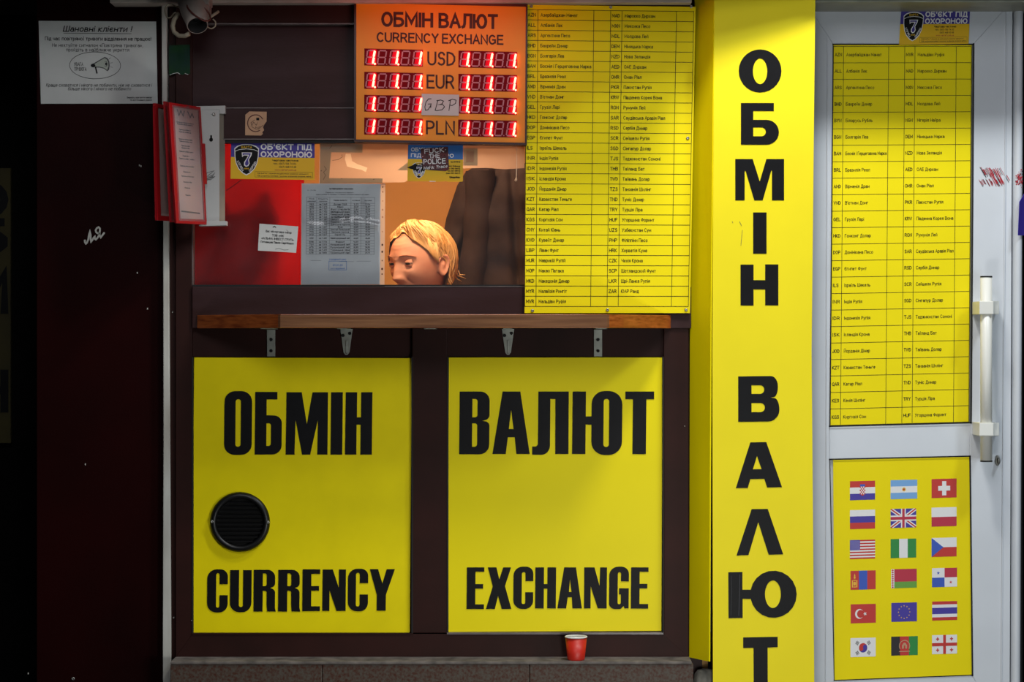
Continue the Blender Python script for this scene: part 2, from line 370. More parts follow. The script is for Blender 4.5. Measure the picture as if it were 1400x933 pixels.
# ---------------------------------------------------------------- a stroke alphabet (cap height 10, y up)
def arc(cx, cy, rx, ry, a0, a1, n=None):
    n = n or max(3, int(abs(a1 - a0) / 32))
    return [(cx + rx * math.cos(math.radians(a0 + (a1 - a0) * i / n)), cy + ry * math.sin(math.radians(a0 + (a1 - a0) * i / n))) for i in range(n + 1)]
def bowl(x, y0, y1, w):  # right-hand bowl from (x,y1) round to (x,y0)
    r = (y1 - y0) / 2
    return arc(x + w - min(r, w), (y0 + y1) / 2, min(r, w), r, 90, -90, 5)
O_ = [arc(3.3, 5, 3.3, 5, 0, 360, 14)]
GL = {
 'A': (6.6, [[(0, 0), (3.3, 10), (6.6, 0)], [(1.2, 3.4), (5.4, 3.4)]]),
 'B': (6, [[(0, 0), (0, 10)] + bowl(0, 5.3, 10, 5.4) + [(0, 5.3)], [(2, 5.3)] + bowl(0, 0, 5.3, 6) + [(0, 0)]]),
 'C': (6.3, [arc(3.3, 5, 3.3, 5, 45, 315, 11)]),
 'D': (6.3, [[(0, 0), (0, 10)] + bowl(0, 0, 10, 6.3) + [(0, 0)]]),
 'E': (5.4, [[(5.4, 10), (0, 10), (0, 0), (5.6, 0)], [(0, 5.3), (4.9, 5.3)]]),
 'F': (5.2, [[(5.4, 10), (0, 10), (0, 0)], [(0, 5.2), (4.7, 5.2)]]),
 'G': (6.8, [arc(3.3, 5, 3.3, 5, 45, 315, 11) + [(6.4, 1.5), (6.4, 4.8), (3.8, 4.8)]]),
 'H': (6.2, [[(0, 0), (0, 10)], [(6.2, 0), (6.2, 10)], [(0, 5.2), (6.2, 5.2)]]),
 'I': (0.2, [[(0.1, 0), (0.1, 10)]]),
 'J': (4.5, [[(4.5, 10), (4.5, 3)] + arc(2.3, 2.6, 2.2, 2.6, 0, -180, 5)]),
 'K': (5.8, [[(0, 0), (0, 10)], [(5.4, 10), (0.6, 5), (5.8, 0)]]),
 'L': (5, [[(0, 10), (0, 0), (5, 0)]]),
 'M': (7.6, [[(0, 0), (0, 10), (3.8, 2.5), (7.6, 10), (7.6, 0)]]),
 'N': (6.2, [[(0, 0), (0, 10), (6.2, 0), (6.2, 10)]]),
 'O': (6.6, O_),
 'P': (5.6, [[(0, 0), (0, 10)] + bowl(0, 4.4, 10, 5.6) + [(0, 4.4)]]),
 'Q': (6.6, O_ + [[(4.2, 2.6), (6.8, -0.6)]]),
 'R': (6, [[(0, 0), (0, 10)] + bowl(0, 4.8, 10, 5.6) + [(0, 4.8)], [(3.2, 4.8), (6, 0)]]),
 'S': (5.6, [[(5.2, 8.2)] + arc(2.9, 7.5, 2.4, 2.5, 30, 255, 6) + arc(2.7, 2.7, 2.7, 2.7, 75, -150, 7)]),
 'T': (6, [[(0, 10), (6, 10)], [(3, 10), (3, 0)]]),
 'U': (6.2, [[(0, 10), (0, 3.3)] + arc(3.1, 3.2, 3.1, 3.2, 180, 360, 7) + [(6.2, 10)]]),
 'V': (6.4, [[(0, 10), (3.2, 0), (6.4, 10)]]),
 'W': (9.4, [[(0, 10), (2.4, 0), (4.7, 10), (7, 0), (9.4, 10)]]),
 'X': (6, [[(0, 0), (6, 10)], [(0, 10), (6, 0)]]),
 'Y': (6.2, [[(0, 10), (3.1, 5), (6.2, 10)], [(3.1, 5), (3.1, 0)]]),
 'Z': (5.8, [[(0, 10), (5.8, 10), (0, 0), (5.8, 0)]]),
 '0': (5.4, [arc(2.7, 5, 2.7, 5, 0, 360, 12)]), '1': (3, [[(0, 7.6), (2.4, 10), (2.4, 0)]]),
 '2': (5.4, [arc(2.7, 7.2, 2.6, 2.8, 170, -20, 6) + [(0, 0), (5.4, 0)]]),
 '3': (5.2, [arc(2.5, 7.5, 2.4, 2.5, 160, -90, 7), arc(2.5, 2.6, 2.6, 2.6, 90, -160, 7)]),
 '4': (5.6, [[(4.2, 0), (4.2, 10), (0, 3), (5.6, 3)]]),
 '5': (5.2, [[(4.8, 10), (0.8, 10), (0.4, 5.4)] + arc(2.5, 3, 2.6, 3, 130, -150, 8)]),
 '6': (5.4, [[(4.6, 9.6), (1, 6)] + arc(2.7, 3, 2.7, 3, 150, 510, 11)]),
 '7': (5.2, [[(0, 10), (5.2, 10), (1.8, 0)]]),
 '8': (5.4, [arc(2.7, 7.5, 2.3, 2.4, 0, 360, 9), arc(2.7, 2.6, 2.7, 2.6, 0, 360, 9)]),
 '9': (5.4, [[(0.8, 0.4), (4.4, 4)] + arc(2.7, 7, 2.7, 3, -30, 330, 11)]),
 'Б': (6, [[(5.4, 10), (0, 10), (0, 0)] + bowl(0, 0, 5.8, 6)[::-1] + [(0, 5.8)]]),
 'Г': (5, [[(0, 0), (0, 10), (5, 10)]]),
 'Ґ': (5, [[(0, 0), (0, 10), (5, 10), (5, 12)]]),
 'Д': (7, [[(0, -2), (0, 0), (7, 0), (7, -2)], [(1, 0), (1.8, 4), (2, 10), (6, 10), (6, 0)]]),
 'Ж': (8.6, [[(4.3, 0), (4.3, 10)], [(0.3, 10), (3.8, 5), (0, 0)], [(8.3, 10), (4.8, 5), (8.6, 0)]]),
 'З': (5.4, [arc(2.5, 7.5, 2.5, 2.5, 160, -90, 7), arc(2.6, 2.6, 2.8, 2.6, 90, -160, 7)]),
 'И': (6.2, [[(0, 10), (0, 0), (6.2, 10), (6.2, 0)]]),
 'Й': (6.2, [[(0, 10), (0, 0), (6.2, 10), (6.2, 0)], [(1.6, 13), (3.1, 11.8), (4.6, 13)]]),
 'Л': (6.4, [[(0, 0.1), (1, 0.6), (1.6, 3), (1.8, 10), (6.4, 10), (6.4, 0)]]),
 'П': (6.2, [[(0, 0), (0, 10), (6.2, 10), (6.2, 0)]]),
 'У': (6.2, [[(0, 10), (3.2, 3.6)], [(6.2, 10), (2.9, 2), (1.8, 0.2), (0.5, 0)]]),
 'Ф': (7.6, [arc(3.8, 5.2, 3.8, 3, 0, 360, 12), [(3.8, 0), (3.8, 10)]]),
 'Ц': (6.8, [[(0, 10), (0, 0), (6.8, 0), (6.8, -2)], [(6, 10), (6, 0)]]),
 'Ч': (5.8, [[(0, 10), (0, 6)] + arc(2, 6, 2, 2.2, 180, 280, 3) + [(5.8, 4.6)], [(5.8, 10), (5.8, 0)]]),
 'Ш': (8.4, [[(0, 10), (0, 0), (8.4, 0), (8.4, 10)], [(4.2, 0), (4.2, 10)]]),
 'Щ': (9.2, [[(0, 10), (0, 0), (9.2, 0), (9.2, -2)], [(4.2, 0), (4.2, 10)], [(8.4, 0), (8.4, 10)]]),
 'Ь': (5.6, [[(0, 10), (0, 0)] + bowl(0, 0, 5.6, 5.6)[::-1] + [(0, 5.6)]]),
 'Ъ': (7, [[(0, 10), (1.6, 10), (1.6, 0)] + bowl(1.6, 0, 5.6, 5.4)[::-1] + [(1.6, 5.6)]]),
 'Ы': (7.6, [[(0, 10), (0, 0)] + bowl(0, 0, 5.6, 5)[::-1] + [(0, 5.6)], [(7.6, 0), (7.6, 10)]]),
 'Э': (6, [arc(2.7, 5, 3.3, 5, 135, -135, 11), [(2, 5), (6, 5)]]),
 'Ю': (9, [[(0, 0), (0, 10)], [(0, 5), (2.8, 5)], arc(5.9, 5, 3.1, 5, 0, 360, 14)]),
 'Я': (6, [[(6, 0), (6, 10)] + [(6 - x, y) for x, y in bowl(0, 4.8, 10, 5.6)] + [(6, 4.8)], [(2.8, 4.8), (0, 0)]]),
 'Є': (6, [arc(3.3, 5, 3.3, 5, 45, 315, 11), [(0, 5), (4.6, 5)]]),
 'Ї': (2, [[(1, 0), (1, 10)], [(0, 12), (0.2, 12.4)], [(2, 12), (2.2, 12.4)]]),
 'І': (0.2, [[(0.1, 0), (0.1, 10)]]),
 # lower case with their own shapes (x height 7)
 'а': (4.8, [arc(2.4, 2.2, 2.4, 2.2, 20, 380, 9), [(4.8, 0), (4.8, 4.8)] + arc(2.6, 4.9, 2.2, 2.1, 0, 150, 4)]),
 'б': (5.2, [arc(2.6, 3.3, 2.6, 3.3, 0, 360, 10), [(0, 3.5), (0.4, 7.5), (2.4, 9.4), (4.8, 10)]]),
 'е': (5, [[(0, 3.7), (5, 3.7)] + arc(2.5, 3.5, 2.5, 3.5, 8, 310, 9)]),
 'р': (5, [[(0, -3), (0, 7)], arc(2.6, 3.5, 2.5, 3.5, 0, 360, 10)]),
 'у': (5, [[(0, 7), (2.6, 0.4)], [(5, 7), (2.2, -1.4), (0.6, -2.8)]]),
 'ф': (7, [arc(3.5, 3.5, 3.5, 3.3, 0, 360, 12), [(3.5, -3), (3.5, 10)]]),
 'і': (0.4, [[(0.2, 0), (0.2, 7)], [(0.2, 9.2), (0.2, 9.7)]]),
 'ї': (1.6, [[(0.8, 0), (0.8, 7)], [(0, 9.2), (0, 9.6)], [(1.7, 9.2), (1.7, 9.6)]]),
 'й': (4.8, [[(0, 7), (0, 0), (4.8, 7), (4.8, 0)], [(1.2, 9.6), (2.4, 8.6), (3.6, 9.6)]]),
 'a': None, 't': (3.4, [[(0, 7), (3.4, 7)], [(1.5, 9.6), (1.5, 1), (3.4, 0)]]),
 'h': (4.8, [[(0, 0), (0, 10)], [(0, 5), (2, 7), (4, 6.6), (4.8, 5), (4.8, 0)]]),
 'k': (4.8, [[(0, 0), (0, 10)], [(4.4, 7), (0.5, 3.4), (4.8, 0)]]),
 'r': (3, [[(0, 0), (0, 7)], [(0, 4.6), (1.2, 6.6), (3, 7)]]),
 'i': (0.4, [[(0.2, 0), (0.2, 7)], [(0.2, 9.2), (0.2, 9.7)]]),
 'm': (7.4, [[(0, 0), (0, 7)], [(0, 5), (2, 7), (3.7, 5.4), (3.7, 0)], [(3.7, 5.4), (5.6, 7), (7.4, 5.2), (7.4, 0)]]),
 'u': (4.8, [[(0, 7), (0, 2), (1.4, 0), (3.4, 0), (4.8, 2)], [(4.8, 7), (4.8, 0)]]),
 '.': (0.6, [[(0.1, 0.2), (0.5, 0.2)]]), ',': (0.8, [[(0.6, 0.8), (0.1, -1.6)]]), ':': (0.6, [[(0.1, 0.3), (0.5, 0.3)], [(0.1, 5.5), (0.5, 5.5)]]),
 ';': (0.6, [[(0.6, 0.8), (0.1, -1.6)], [(0.1, 5.5), (0.5, 5.5)]]),
 '!': (0.6, [[(0.3, 10), (0.3, 3)], [(0.3, 0.2), (0.3, 0.5)]]), "'": (0.4, [[(0.3, 10.2), (0.1, 7.4)]]), '-': (3, [[(0, 3.8), (3, 3.8)]]),
 '(': (2, [arc(3, 4, 2.6, 7, 130, 230, 4)]), ')': (2, [arc(-0.8, 4, 2.6, 7, 50, -50, 4)]),
 '«': (4.6, [[(2, 6.4), (0, 3.6), (2, 0.8)], [(4.6, 6.4), (2.6, 3.6), (4.6, 0.8)]]),
 '»': (4.6, [[(0, 6.4), (2, 3.6), (0, 0.8)], [(2.6, 6.4), (4.6, 3.6), (2.6, 0.8)]]), '/': (3, [[(0, 0), (3, 10)]]),
}
for cy, la in zip('АВЕКМНОРСТХ', 'ABEKMHOPCTX'): GL[cy] = GL[la]
GL['a'] = GL['а']; GL['e'] = GL['е']; GL['p'] = GL['р']; GL['у'] = GL['у']; GL['y'] = GL['у']
for lo in 'вгдєжзиклмнопстхцчшщьъыэюяґcosvwxz':
    if lo in GL: continue
    w, st = GL[lo.upper()]
    GL[lo] = (w * 0.8, [[(x * 0.8, y * 0.7) for x, y in l] for l in st])
def text_width(s, gap=2.4): return sum((GL[c][0] + gap) if c in GL else 4.2 for c in s) - gap
def text(mb, M, s, x, y, h, t, o, m='ink', w=None, align='l', slant=0.0, gap=2.4, sx=1.0, rot=0.0):
    """x,y = left end of the baseline in the units of M; h = cap height; t = stroke width; w = fitted width"""
    k = h / 10.0; tw = text_width(s, gap) * k
    fx = (w / tw) if w else sx
    x0 = x - (tw * fx / 2 if align == 'c' else tw * fx if align == 'r' else 0)
    cr, sr = math.cos(rot), math.sin(rot); u = 0.0; n = 0
    for c in s:
        if c not in GL: u += 4.2; continue
        for l in GL[c][1]:
            pts = []
            for gx, gy in l:
                dx = (x0 - x) + (u + gx + slant * gy) * k * fx; dy = -gy * k
                pts.append((x + dx * cr - dy * sr, y + dx * sr + dy * cr))
            mb.line(M, pts, t, o + 1.2e-5 * (n % 5), m); n += 1
        u += GL[c][0] + gap

# ---------------------------------------------------------------- cut display letters (outline polygons with rounded corners)
def rnd(pts):
    """pts: (x, y) sharp or (x, y, r) rounded -> polygon"""
    out = []; n = len(pts)
    for i in range(n):
        p = pts[i]
        if len(p) == 2 or p[2] <= 0: out.append((p[0], p[1])); continue
        a = Vector(pts[i - 1][:2]); b = Vector(p[:2]); c = Vector(pts[(i + 1) % n][:2])
        r = min(p[2], (a - b).length * 0.5, (c - b).length * 0.5)
        ry = p[3] if len(p) > 3 else r
        ry = min(ry, (a - b).length * 0.5 if abs(a.x - b.x) < abs(a.y - b.y) else 1e9, (c - b).length * 0.5 if abs(c.x - b.x) < abs(c.y - b.y) else 1e9)
        da = (a - b).normalized(); dc = (c - b).normalized()
        ra = ry if abs(da.y) > abs(da.x) else r; rc = ry if abs(dc.y) > abs(dc.x) else r
        s = b + da * ra; e = b + dc * rc
        ctr = b + da * ra + dc * rc
        for j in range(7):
            t = math.pi / 2 * j / 6
            q = ctr - dc * rc * math.cos(t) - da * ra * math.sin(t)
            out.append((q.x, q.y))
    return out
def letter(name, M, contours, o1, o0, m, parent, org=(0, 0), sc=1.0, skew=0.0):
    """contours[0] outer, the others holes; coordinates / sc + org"""
    cu = bpy.data.curves.new('c', 'CURVE'); cu.dimensions = '2D'; cu.fill_mode = 'BOTH'
    for c in contours:
        pts = rnd(c); sp = cu.splines.new('POLY'); sp.points.add(len(pts) - 1); sp.use_cyclic_u = True
        for i, (x, y) in enumerate(pts): sp.points[i].co = (x / 100, -y / 100, 0, 1)
    t = bpy.data.objects.new('c', cu); me = bpy.data.meshes.new_from_object(t)
    mb = MB(); f2 = []
    vs = [(v.co.x * 100, -v.co.y * 100) for v in me.vertices]
    def mp(x, y): return (org[0] + x / sc + skew * y / sc, org[1] + y / sc)
    vs = [mp(*v) for v in vs]; k = len(vs)
    fb = [M.fb(x, y, o1, o0) for x, y in vs]
    mb.v = [f for f, b in fb] + [b for f, b in fb]; mi = mb.mi(m)
    edges = {}
    seen = set()
    for p in me.polygons:
        vv = list(p.vertices); key = frozenset(vv)
        if key in seen: continue
        seen.add(key)
        a = sum(vs[vv[i]][0] * vs[vv[(i + 1) % len(vv)]][1] - vs[vv[(i + 1) % len(vv)]][0] * vs[vv[i]][1] for i in range(len(vv)))
        if abs(a) < 1e-9: continue
        if a > 0: vv.reverse()
        mb.f.append(tuple(vv)); mb.m.append(mi)
    # side walls straight from the contours
    for c in contours:
        pts = [mp(*q) for q in rnd(c)]; n = len(pts); b0 = len(mb.v)
        for x, y in pts:
            f, b = M.fb(x, y, o1, o0); mb.v += [f, b]
        for i in range(n):
            j = (i + 1) % n
            mb.f.append((b0 + 2 * i, b0 + 2 * i + 1, b0 + 2 * j + 1, b0 + 2 * j)); mb.m.append(mi)
    bpy.data.objects.remove(t); bpy.data.curves.remove(cu); bpy.data.meshes.remove(me)
    return obj(name, mb, parent)
def ellc(cx, cy, rx, ry, n=28): return [(cx + rx * math.cos(2 * math.pi * i / n), cy + ry * math.sin(2 * math.pi * i / n)) for i in range(n)]
def bx(x0, y0, x1, y1, r=0): return [(x0, y0, r), (x1, y0, r), (x1, y1, r), (x0, y1, r)]
# ================================================================ SETTING
def PXR(name, x0, y0, x1, y1, o1, o0, m, parent=None, bevel=0.0, side=None):
    mb = MB(); mb.rect(px, x0, y0, x1, y1, o1, o0, m, side); return obj(name, mb, parent, bevel=bevel)
def wx(p): return (p - 700) * S
def wz(p): return ZC + (466.5 - p) * S

mb = MB(); mb.box(-6, 6, -9, 2.2, -0.1, 0.0, 'asphalt'); struct('floor', mb)
# left cladding, dark recess beyond it, white corner strip
mb = MB(); mb.rect(px, 50, -60, 221, 1011, 0.0, -0.62, 'maroon_wall'); struct('wall_left', mb, bevel=0.002)
mb = MB(); mb.rect(px, -900, -100, 120, 1080, -0.60, -0.7, 'black_wall'); struct('wall_recess', mb)
mb = MB(); mb.poly(px, [(220.5, -60), (227, -60), (228.5, 130), (230.5, 310), (232, 600), (233.5, 880), (233.5, 1011), (223, 1011), (222.5, 880), (223.5, 600), (223, 310), (221.5, 130)], 0.022, -0.1, 'white_trim')
struct('trim_1', mb, bevel=0.0015)
wf = sroot('wall_front', (0, 0, 0))
for a in [(200, -60, 262, 1011), (262, -60, 718, 196), (262, 390, 960, 1011), (718, -60, 960, 390)]:
    PXR('backing_panel', *a, -0.012, -0.022, 'brown_panel', wf)
PXR('frame_strip', 231, 4, 239.5, 900, 0.008, -0.02, 'brown_frame', wf, 0.001)
PXR('frame_post', 240, 4, 262.5, 899, 0.02, -0.02, 'brown_frame', wf, 0.0015)
PXR('frame_post', 563.5, 449, 611.5, 866, 0.02, -0.02, 'brown_frame', wf, 0.002)
PXR('frame_post', 907.5, 429, 941.5, 899, 0.02, -0.02, 'brown_frame', wf, 0.002)
PXR('frame_rail', 262.5, 4, 945, 32, 0.03, -0.02, 'brown_frame', wf, 0.0015)
PXR('infill_panel', 262.5, 33.5, 488, 147, 0.006, -0.02, 'brown_panel', wf, 0.001)
PXR('frame_rail', 262.5, 148, 945, 191, 0.02, -0.015, 'brown_panel', wf, 0.0015)
PXR('frame_rail', 262.5, 449, 907.5, 488, 0.004, -0.02, 'brown_frame', wf, 0.001)
mbx = MB(); mbx.poly(px, [(240, 899), (262.5, 867.5), (907.5, 867.5), (941.5, 899)], 0.021, -0.02, 'brown_frame')
obj('frame_rail', mbx, wf, bevel=0.0015)
PXR('bead_and_glint', 262.5, 31.6, 488, 33.2, 0.032, 0.0, 'brown_edge_lit', wf)
PXR('bead_and_glint', 262.5, 146.8, 488, 148.2, 0.022, 0.0, 'brown_edge_lit', wf)
PXR('bead_and_glint', 262.5, 189.6, 718, 191.2, 0.023, 0.0, 'brown_edge_lit', wf)
PXR('bead_and_glint', 262.5, 866.2, 565, 868.2, 0.023, 0.0, 'brown_frame', wf)
PXR('bead_and_glint', 611, 865.4, 907, 868.0, 0.023, 0.0, 'brown_edge_lit', wf)
for x0, x1 in ((262.2, 264), (562.5, 564.5), (611, 613), (905.8, 907.6)):
    PXR('bead_and_glint', x0, 488, x1, 867, 0.0215, 0.0, 'gasket', wf)
PXR('infill_panel', 263, 487, 564, 868, 0.0, -0.01, 'brown_panel', wf)
PXR('infill_panel', 611, 487, 908, 868, 0.0, -0.01, 'brown_panel', wf)
def screw(name, x, y, o, r, parent, m='steel'):
    mb = MB(); c = W(x, y, o)
    mb.lathe(c, (0, -1, 0), [(r, 0), (r, r * 0.35), (r * 0.8, r * 0.6), (r * 0.3, r * 0.65), (r * 0.28, r * 0.35), (0.0001, r * 0.3)], m, 12)
    return obj(name, mb, parent, smooth=True)
for x, y, r in ((236, 427, .0022), (237.5, 845, .0025), (229.5, 118, .0015), (262, 849, .0014), (936, 583, .0015)):
    screw('screw', x, y, 0.021 if x > 239 else 0.009 if x > 232 else 0.0225, r, wf)
# the serving window
win = sroot('window_1', (wx(490), 0, wz(391)))
PXR('window_sill', 262.5, 392.2, 945, 449, 0.026, -0.04, 'brown_panel', win, 0.002)
PXR('bead_and_glint', 262.5, 389.5, 718, 392.0, 0.018, -0.02, 'gasket', win)
PXR('bead_and_glint', 526, 391.4, 718, 392.6, 0.027, 0.0, 'brown_edge_lit', win)  # pale strip painting the reflection along the bottom of the glass
PXR('bead_and_glint', 262.5, 191.3, 718, 195.5, 0.016, -0.02, 'gasket', win)
PXR('bead_and_glint', 261.8, 191.3, 263.8, 392, 0.017, -0.02, 'brown_edge_lit', win)
mb = MB(); mb.rect(px, 262, 192, 718.5, 391, 0.0, None, 'pane_glass'); obj('glass_pane', mb, win)
# booth interior
mb = MB(); mb.box(wx(200), wx(960), 1.62, 1.7, 0, 2.3, 'tan_wall'); struct('wall_back', mb)
mb = MB(); mb.box(wx(200) - 0.02, wx(200) + 0.04, 0.06, 1.7, 0, 2.3, 'tan_wall'); struct('wall_booth_left', mb)
mb = MB(); mb.box(wx(960) - 0.04, wx(960) + 0.02, 0.06, 1.7, 0, 2.3, 'tan_wall'); struct('wall_booth_right', mb)
mb = MB(); mb.box(wx(200), wx(960), -0.0, 1.7, 2.3, 2.36, 'cream_wall'); struct('ceiling', mb)
# ledge
lg = sroot('trim_2', (wx(590), -0.05, 0.1))
zt = ZC - 0.818
for i, (a, b) in enumerate(((233, 440.2), (440.8, 723.6), (724.2, 948))):
    mb = MB(); mb.box(wx(a) * 0.985 if a > 700 else wx(a) * 0.9825, wx(b) * 0.9825, -0.105, 0.02, 0.0, zt - 0.008, 'granite')
    obj('stone_slab', mb, lg, bevel=0.002)
mb = MB(); mb.box(wx(233) * 0.982, wx(946) * 0.982, -0.108, 0.02, zt - 0.0078, zt, 'ledge_top'); obj('ledge_cap', mb, lg, bevel=0.0025)
mb = MB(); random.seed(4)
def lump(u, v):
    a = u * 2 * math.pi; b = v * math.pi / 2
    r = 1 + 0.25 * noise.noise(Vector((math.cos(a) * 2, math.sin(a) * 2, v * 4)))
    return (wx(962) + 0.032 * r * math.cos(a) * math.sin(b) ** 0.4, -0.045 + 0.035 * r * math.sin(a) * math.sin(b) ** 0.4, 0.19 * math.cos(b) ** 0.5 + .01 * noise.noise(Vector((a, b * 2, 1))) * math.sin(b))
mb.grid(lump, 20, 12, 'concrete'); t = struct('trim_3', mb, smooth=True)
# awning: beige strip on the wall and the slab whose front edge runs in towards the door
mb = MB(); mb.rect(px, 150, -40, 946, 3.6, 0.075, -0.02, 'beige_metal'); struct('trim_4', mb, bevel=0.002)
mb = MB()
P = [(-3.2, -0.38), (0.40, -0.365), (0.46, -0.25), (0.785, -0.168), (1.0, -0.168), (3.2, -0.168), (3.2, 0.4), (-3.2, 0.4)]
zb, ze = ZC + 0.905, ZC + 1.02
k = len(mb.v); mb.v = [Vector((x, y, zb)) for x, y in P] + [Vector((x, y, ze)) for x, y in P]
n = len(P); mb.f = [tuple(range(n)), tuple(range(2 * n - 1, n - 1, -1))] + [(i, i + n, (i + 1) % n + n, (i + 1) % n) for i in range(n)]
mb.m = [mb.mi('awning_under')] * len(mb.f); struct('ceiling_awning', mb)
mb = MB(); mb.box(-3.2, 3.2, 0.0, 0.4, ZC + 1.0, ZC + 2.2, 'black_wall'); struct('wall_upper', mb)
# right of the door
# ---------------------------------------------------------------- door
dr = sroot('door_1', (wx(1250), 0.04, 0.02))
LO = -0.12
def leafpoly(name, pts, o1, o0, m, bevel=0.002):
    mb = MB(); mb.poly(px, pts, o1, o0, m); return obj(name, mb, dr, bevel=bevel)
leafpoly('stile', [(1108, 12), (1139, 60), (1134, 605), (1136, 605), (1141, 931), (1139, 1000), (1108, 1000)][::-1][::-1] if False else [(1108, 12), (1139.5, 61), (1134.2, 583), (1134.4, 628), (1140.5, 931), (1110, 985), (1108, 985)], LO, LO - 0.04, 'white_pvc')
leafpoly('rail', [(1108, 12), (1374, 12), (1330.5, 61), (1139.5, 61)], LO, LO - 0.04, 'white_pvc')
leafpoly('stile', [(1374, 12), (1384.5, 12), (1380.5, 985), (1360, 985), (1329, 923), (1325.5, 623.5), (1327, 578.5), (1330.5, 61)], LO, LO - 0.04, 'white_pvc')
leafpoly('rail', [(1134.2, 583.4), (1327, 578.2), (1325.5, 624), (1134.4, 628.4)], LO - 0.002, LO - 0.04, 'white_pvc')
leafpoly('rail', [(1140.5, 930.5), (1329, 923), (1360, 985), (1110, 985)], LO, LO - 0.04, 'white_pvc')
leafpoly('stile_bead', [(1375.3, 14), (1376.5, 14), (1369.5, 985), (1368.3, 985)], LO + 0.004, LO - 0.01, 'white_pvc', 0)
leafpoly('rail_bead', [(1131, 50), (1132.2, 50), (1129.5, 985), (1128.3, 985)], LO + 0.003, LO - 0.01, 'white_pvc', 0)
mb = MB()
mb.line(px, [(1138.6, 60.5), (1331, 60.5)], 1.6, LO + 0.0015, 'gasket')
mb.line(px, [(1331.2, 60), (1327.6, 578.5)], 2.2, LO + 0.0015, 'gasket')
mb.line(px, [(1139, 61), (1134.4, 583)], 1.2, LO + 0.0015, 'gasket')
mb.line(px, [(1134, 583.4), (1328, 578.4)], 1.8, LO + 0.0015, 'gasket')
mb.line(px, [(1134, 628.6), (1326.5, 624.2)], 1.8, LO + 0.0015, 'gasket')
mb.line(px, [(1326.2, 624), (1329.6, 924)], 2.2, LO + 0.0015, 'gasket')
mb.line(px, [(1134.4, 628), (1140.6, 931)], 1.0, LO + 0.0015, 'gasket')
mb.line(px, [(1140.5, 930.9), (1330, 923.6)], 1.4, LO + 0.0015, 'gasket')
obj('gasket', mb, dr)
PXR('inner_panel', 1132, 55, 1334, 935, LO - 0.012, LO - 0.03, 'white_pvc', dr)
mb = MB(); mb.poly(px, [(1112, 4.5), (1400, 4.5), (1400, 11.5), (1112, 11.5)], LO + 0.02, LO - 0.05, 'grey_metal'); obj('door_frame', mb, dr, bevel=0.001)
mb = MB(); mb.poly(px, [(1112, -30), (1430, -30), (1430, 3), (1112, 3)], 0.05, LO - 0.05, 'grey_metal'); obj('door_frame', mb, dr, bevel=0.002)
# half-round jamb on the right
mb = MB()
def jamb(u, v):
    a = math.pi * u; y = -30 + 1030 * v
    xc = 1393 - 4.5 * v; c = W(xc, y, LO)
    return (c.x - 0.0125 * math.cos(a), -(LO - 0.01) - 0.022 * math.sin(a) ** 0.7, c.z)
mb.grid(jamb, 14, 2, 'white_pvc'); obj('door_frame', mb, dr, smooth=True)
mb = MB(); mb.rect(px, 1398, -60, 2300, 1011, LO - 0.03, LO - 0.1, 'black_wall'); struct('wall_right', mb)
mb = MB(); mb.rect(px, 1380, -60, 1400, 1011, LO - 0.03, LO - 0.1, 'gasket'); obj('door_gap', mb, dr)
mb = MB(); mb.rect(px, 1100, 985, 1400, 1011, 0.02, LO - 0.1, 'grey_metal'); obj('threshold', mb, dr)
# handle
def tube_px(name, x, y0, y1, r, o, m, parent, n=20):
    mb = MB(); a = W(x, y0, o); b = W(x, y1, o); mb.tube([a, b], r, m, n); return obj(name, mb, parent, smooth=False)
hd = tube_px('handle', 1348.4, 379.6, 629.8, 0.0152, LO + 0.075, 'handle_white', dr, 28)
for p in hd.data.polygons: p.use_smooth = len(p.vertices) == 4
for y0, y1 in ((377.6, 379.6), (629.8, 631.8)):
    c = tube_px('handle_cap', 1348.4, y0, y1, 0.0156, LO + 0.075, 'gasket', hd, 28)
for y0, y1 in ((412, 430), (578.5, 596.5)):
    mb = MB(); mb.rect(px, 1339, y0, 1358.5, y1, LO + 0.094, LO, 'handle_white')
    mb.rect(px, 1350, y0, 1366, y1, LO + 0.04, LO, 'handle_white'); obj('handle_bracket', mb, hd, bevel=0.002)
mb = MB(); c = W(1363.5, 630, LO)
mb.lathe(c, (0, -1, 0), [(0.0001, -0.001), (0.014, 0), (0.014, 0.006), (0.011, 0.010), (0.008, 0.011), (0.0078, 0.022), (0.0001, 0.023)], 'steel', 20, ['gasket', 'gasket', 'steel', 'steel', 'gasket', 'steel'])
for i, v in enumerate(mb.v): mb.v[i] = Vector((c.x + (v.x - c.x) * 0.45, v.y, v.z))
obj('keyhole', mb, dr, smooth=True)
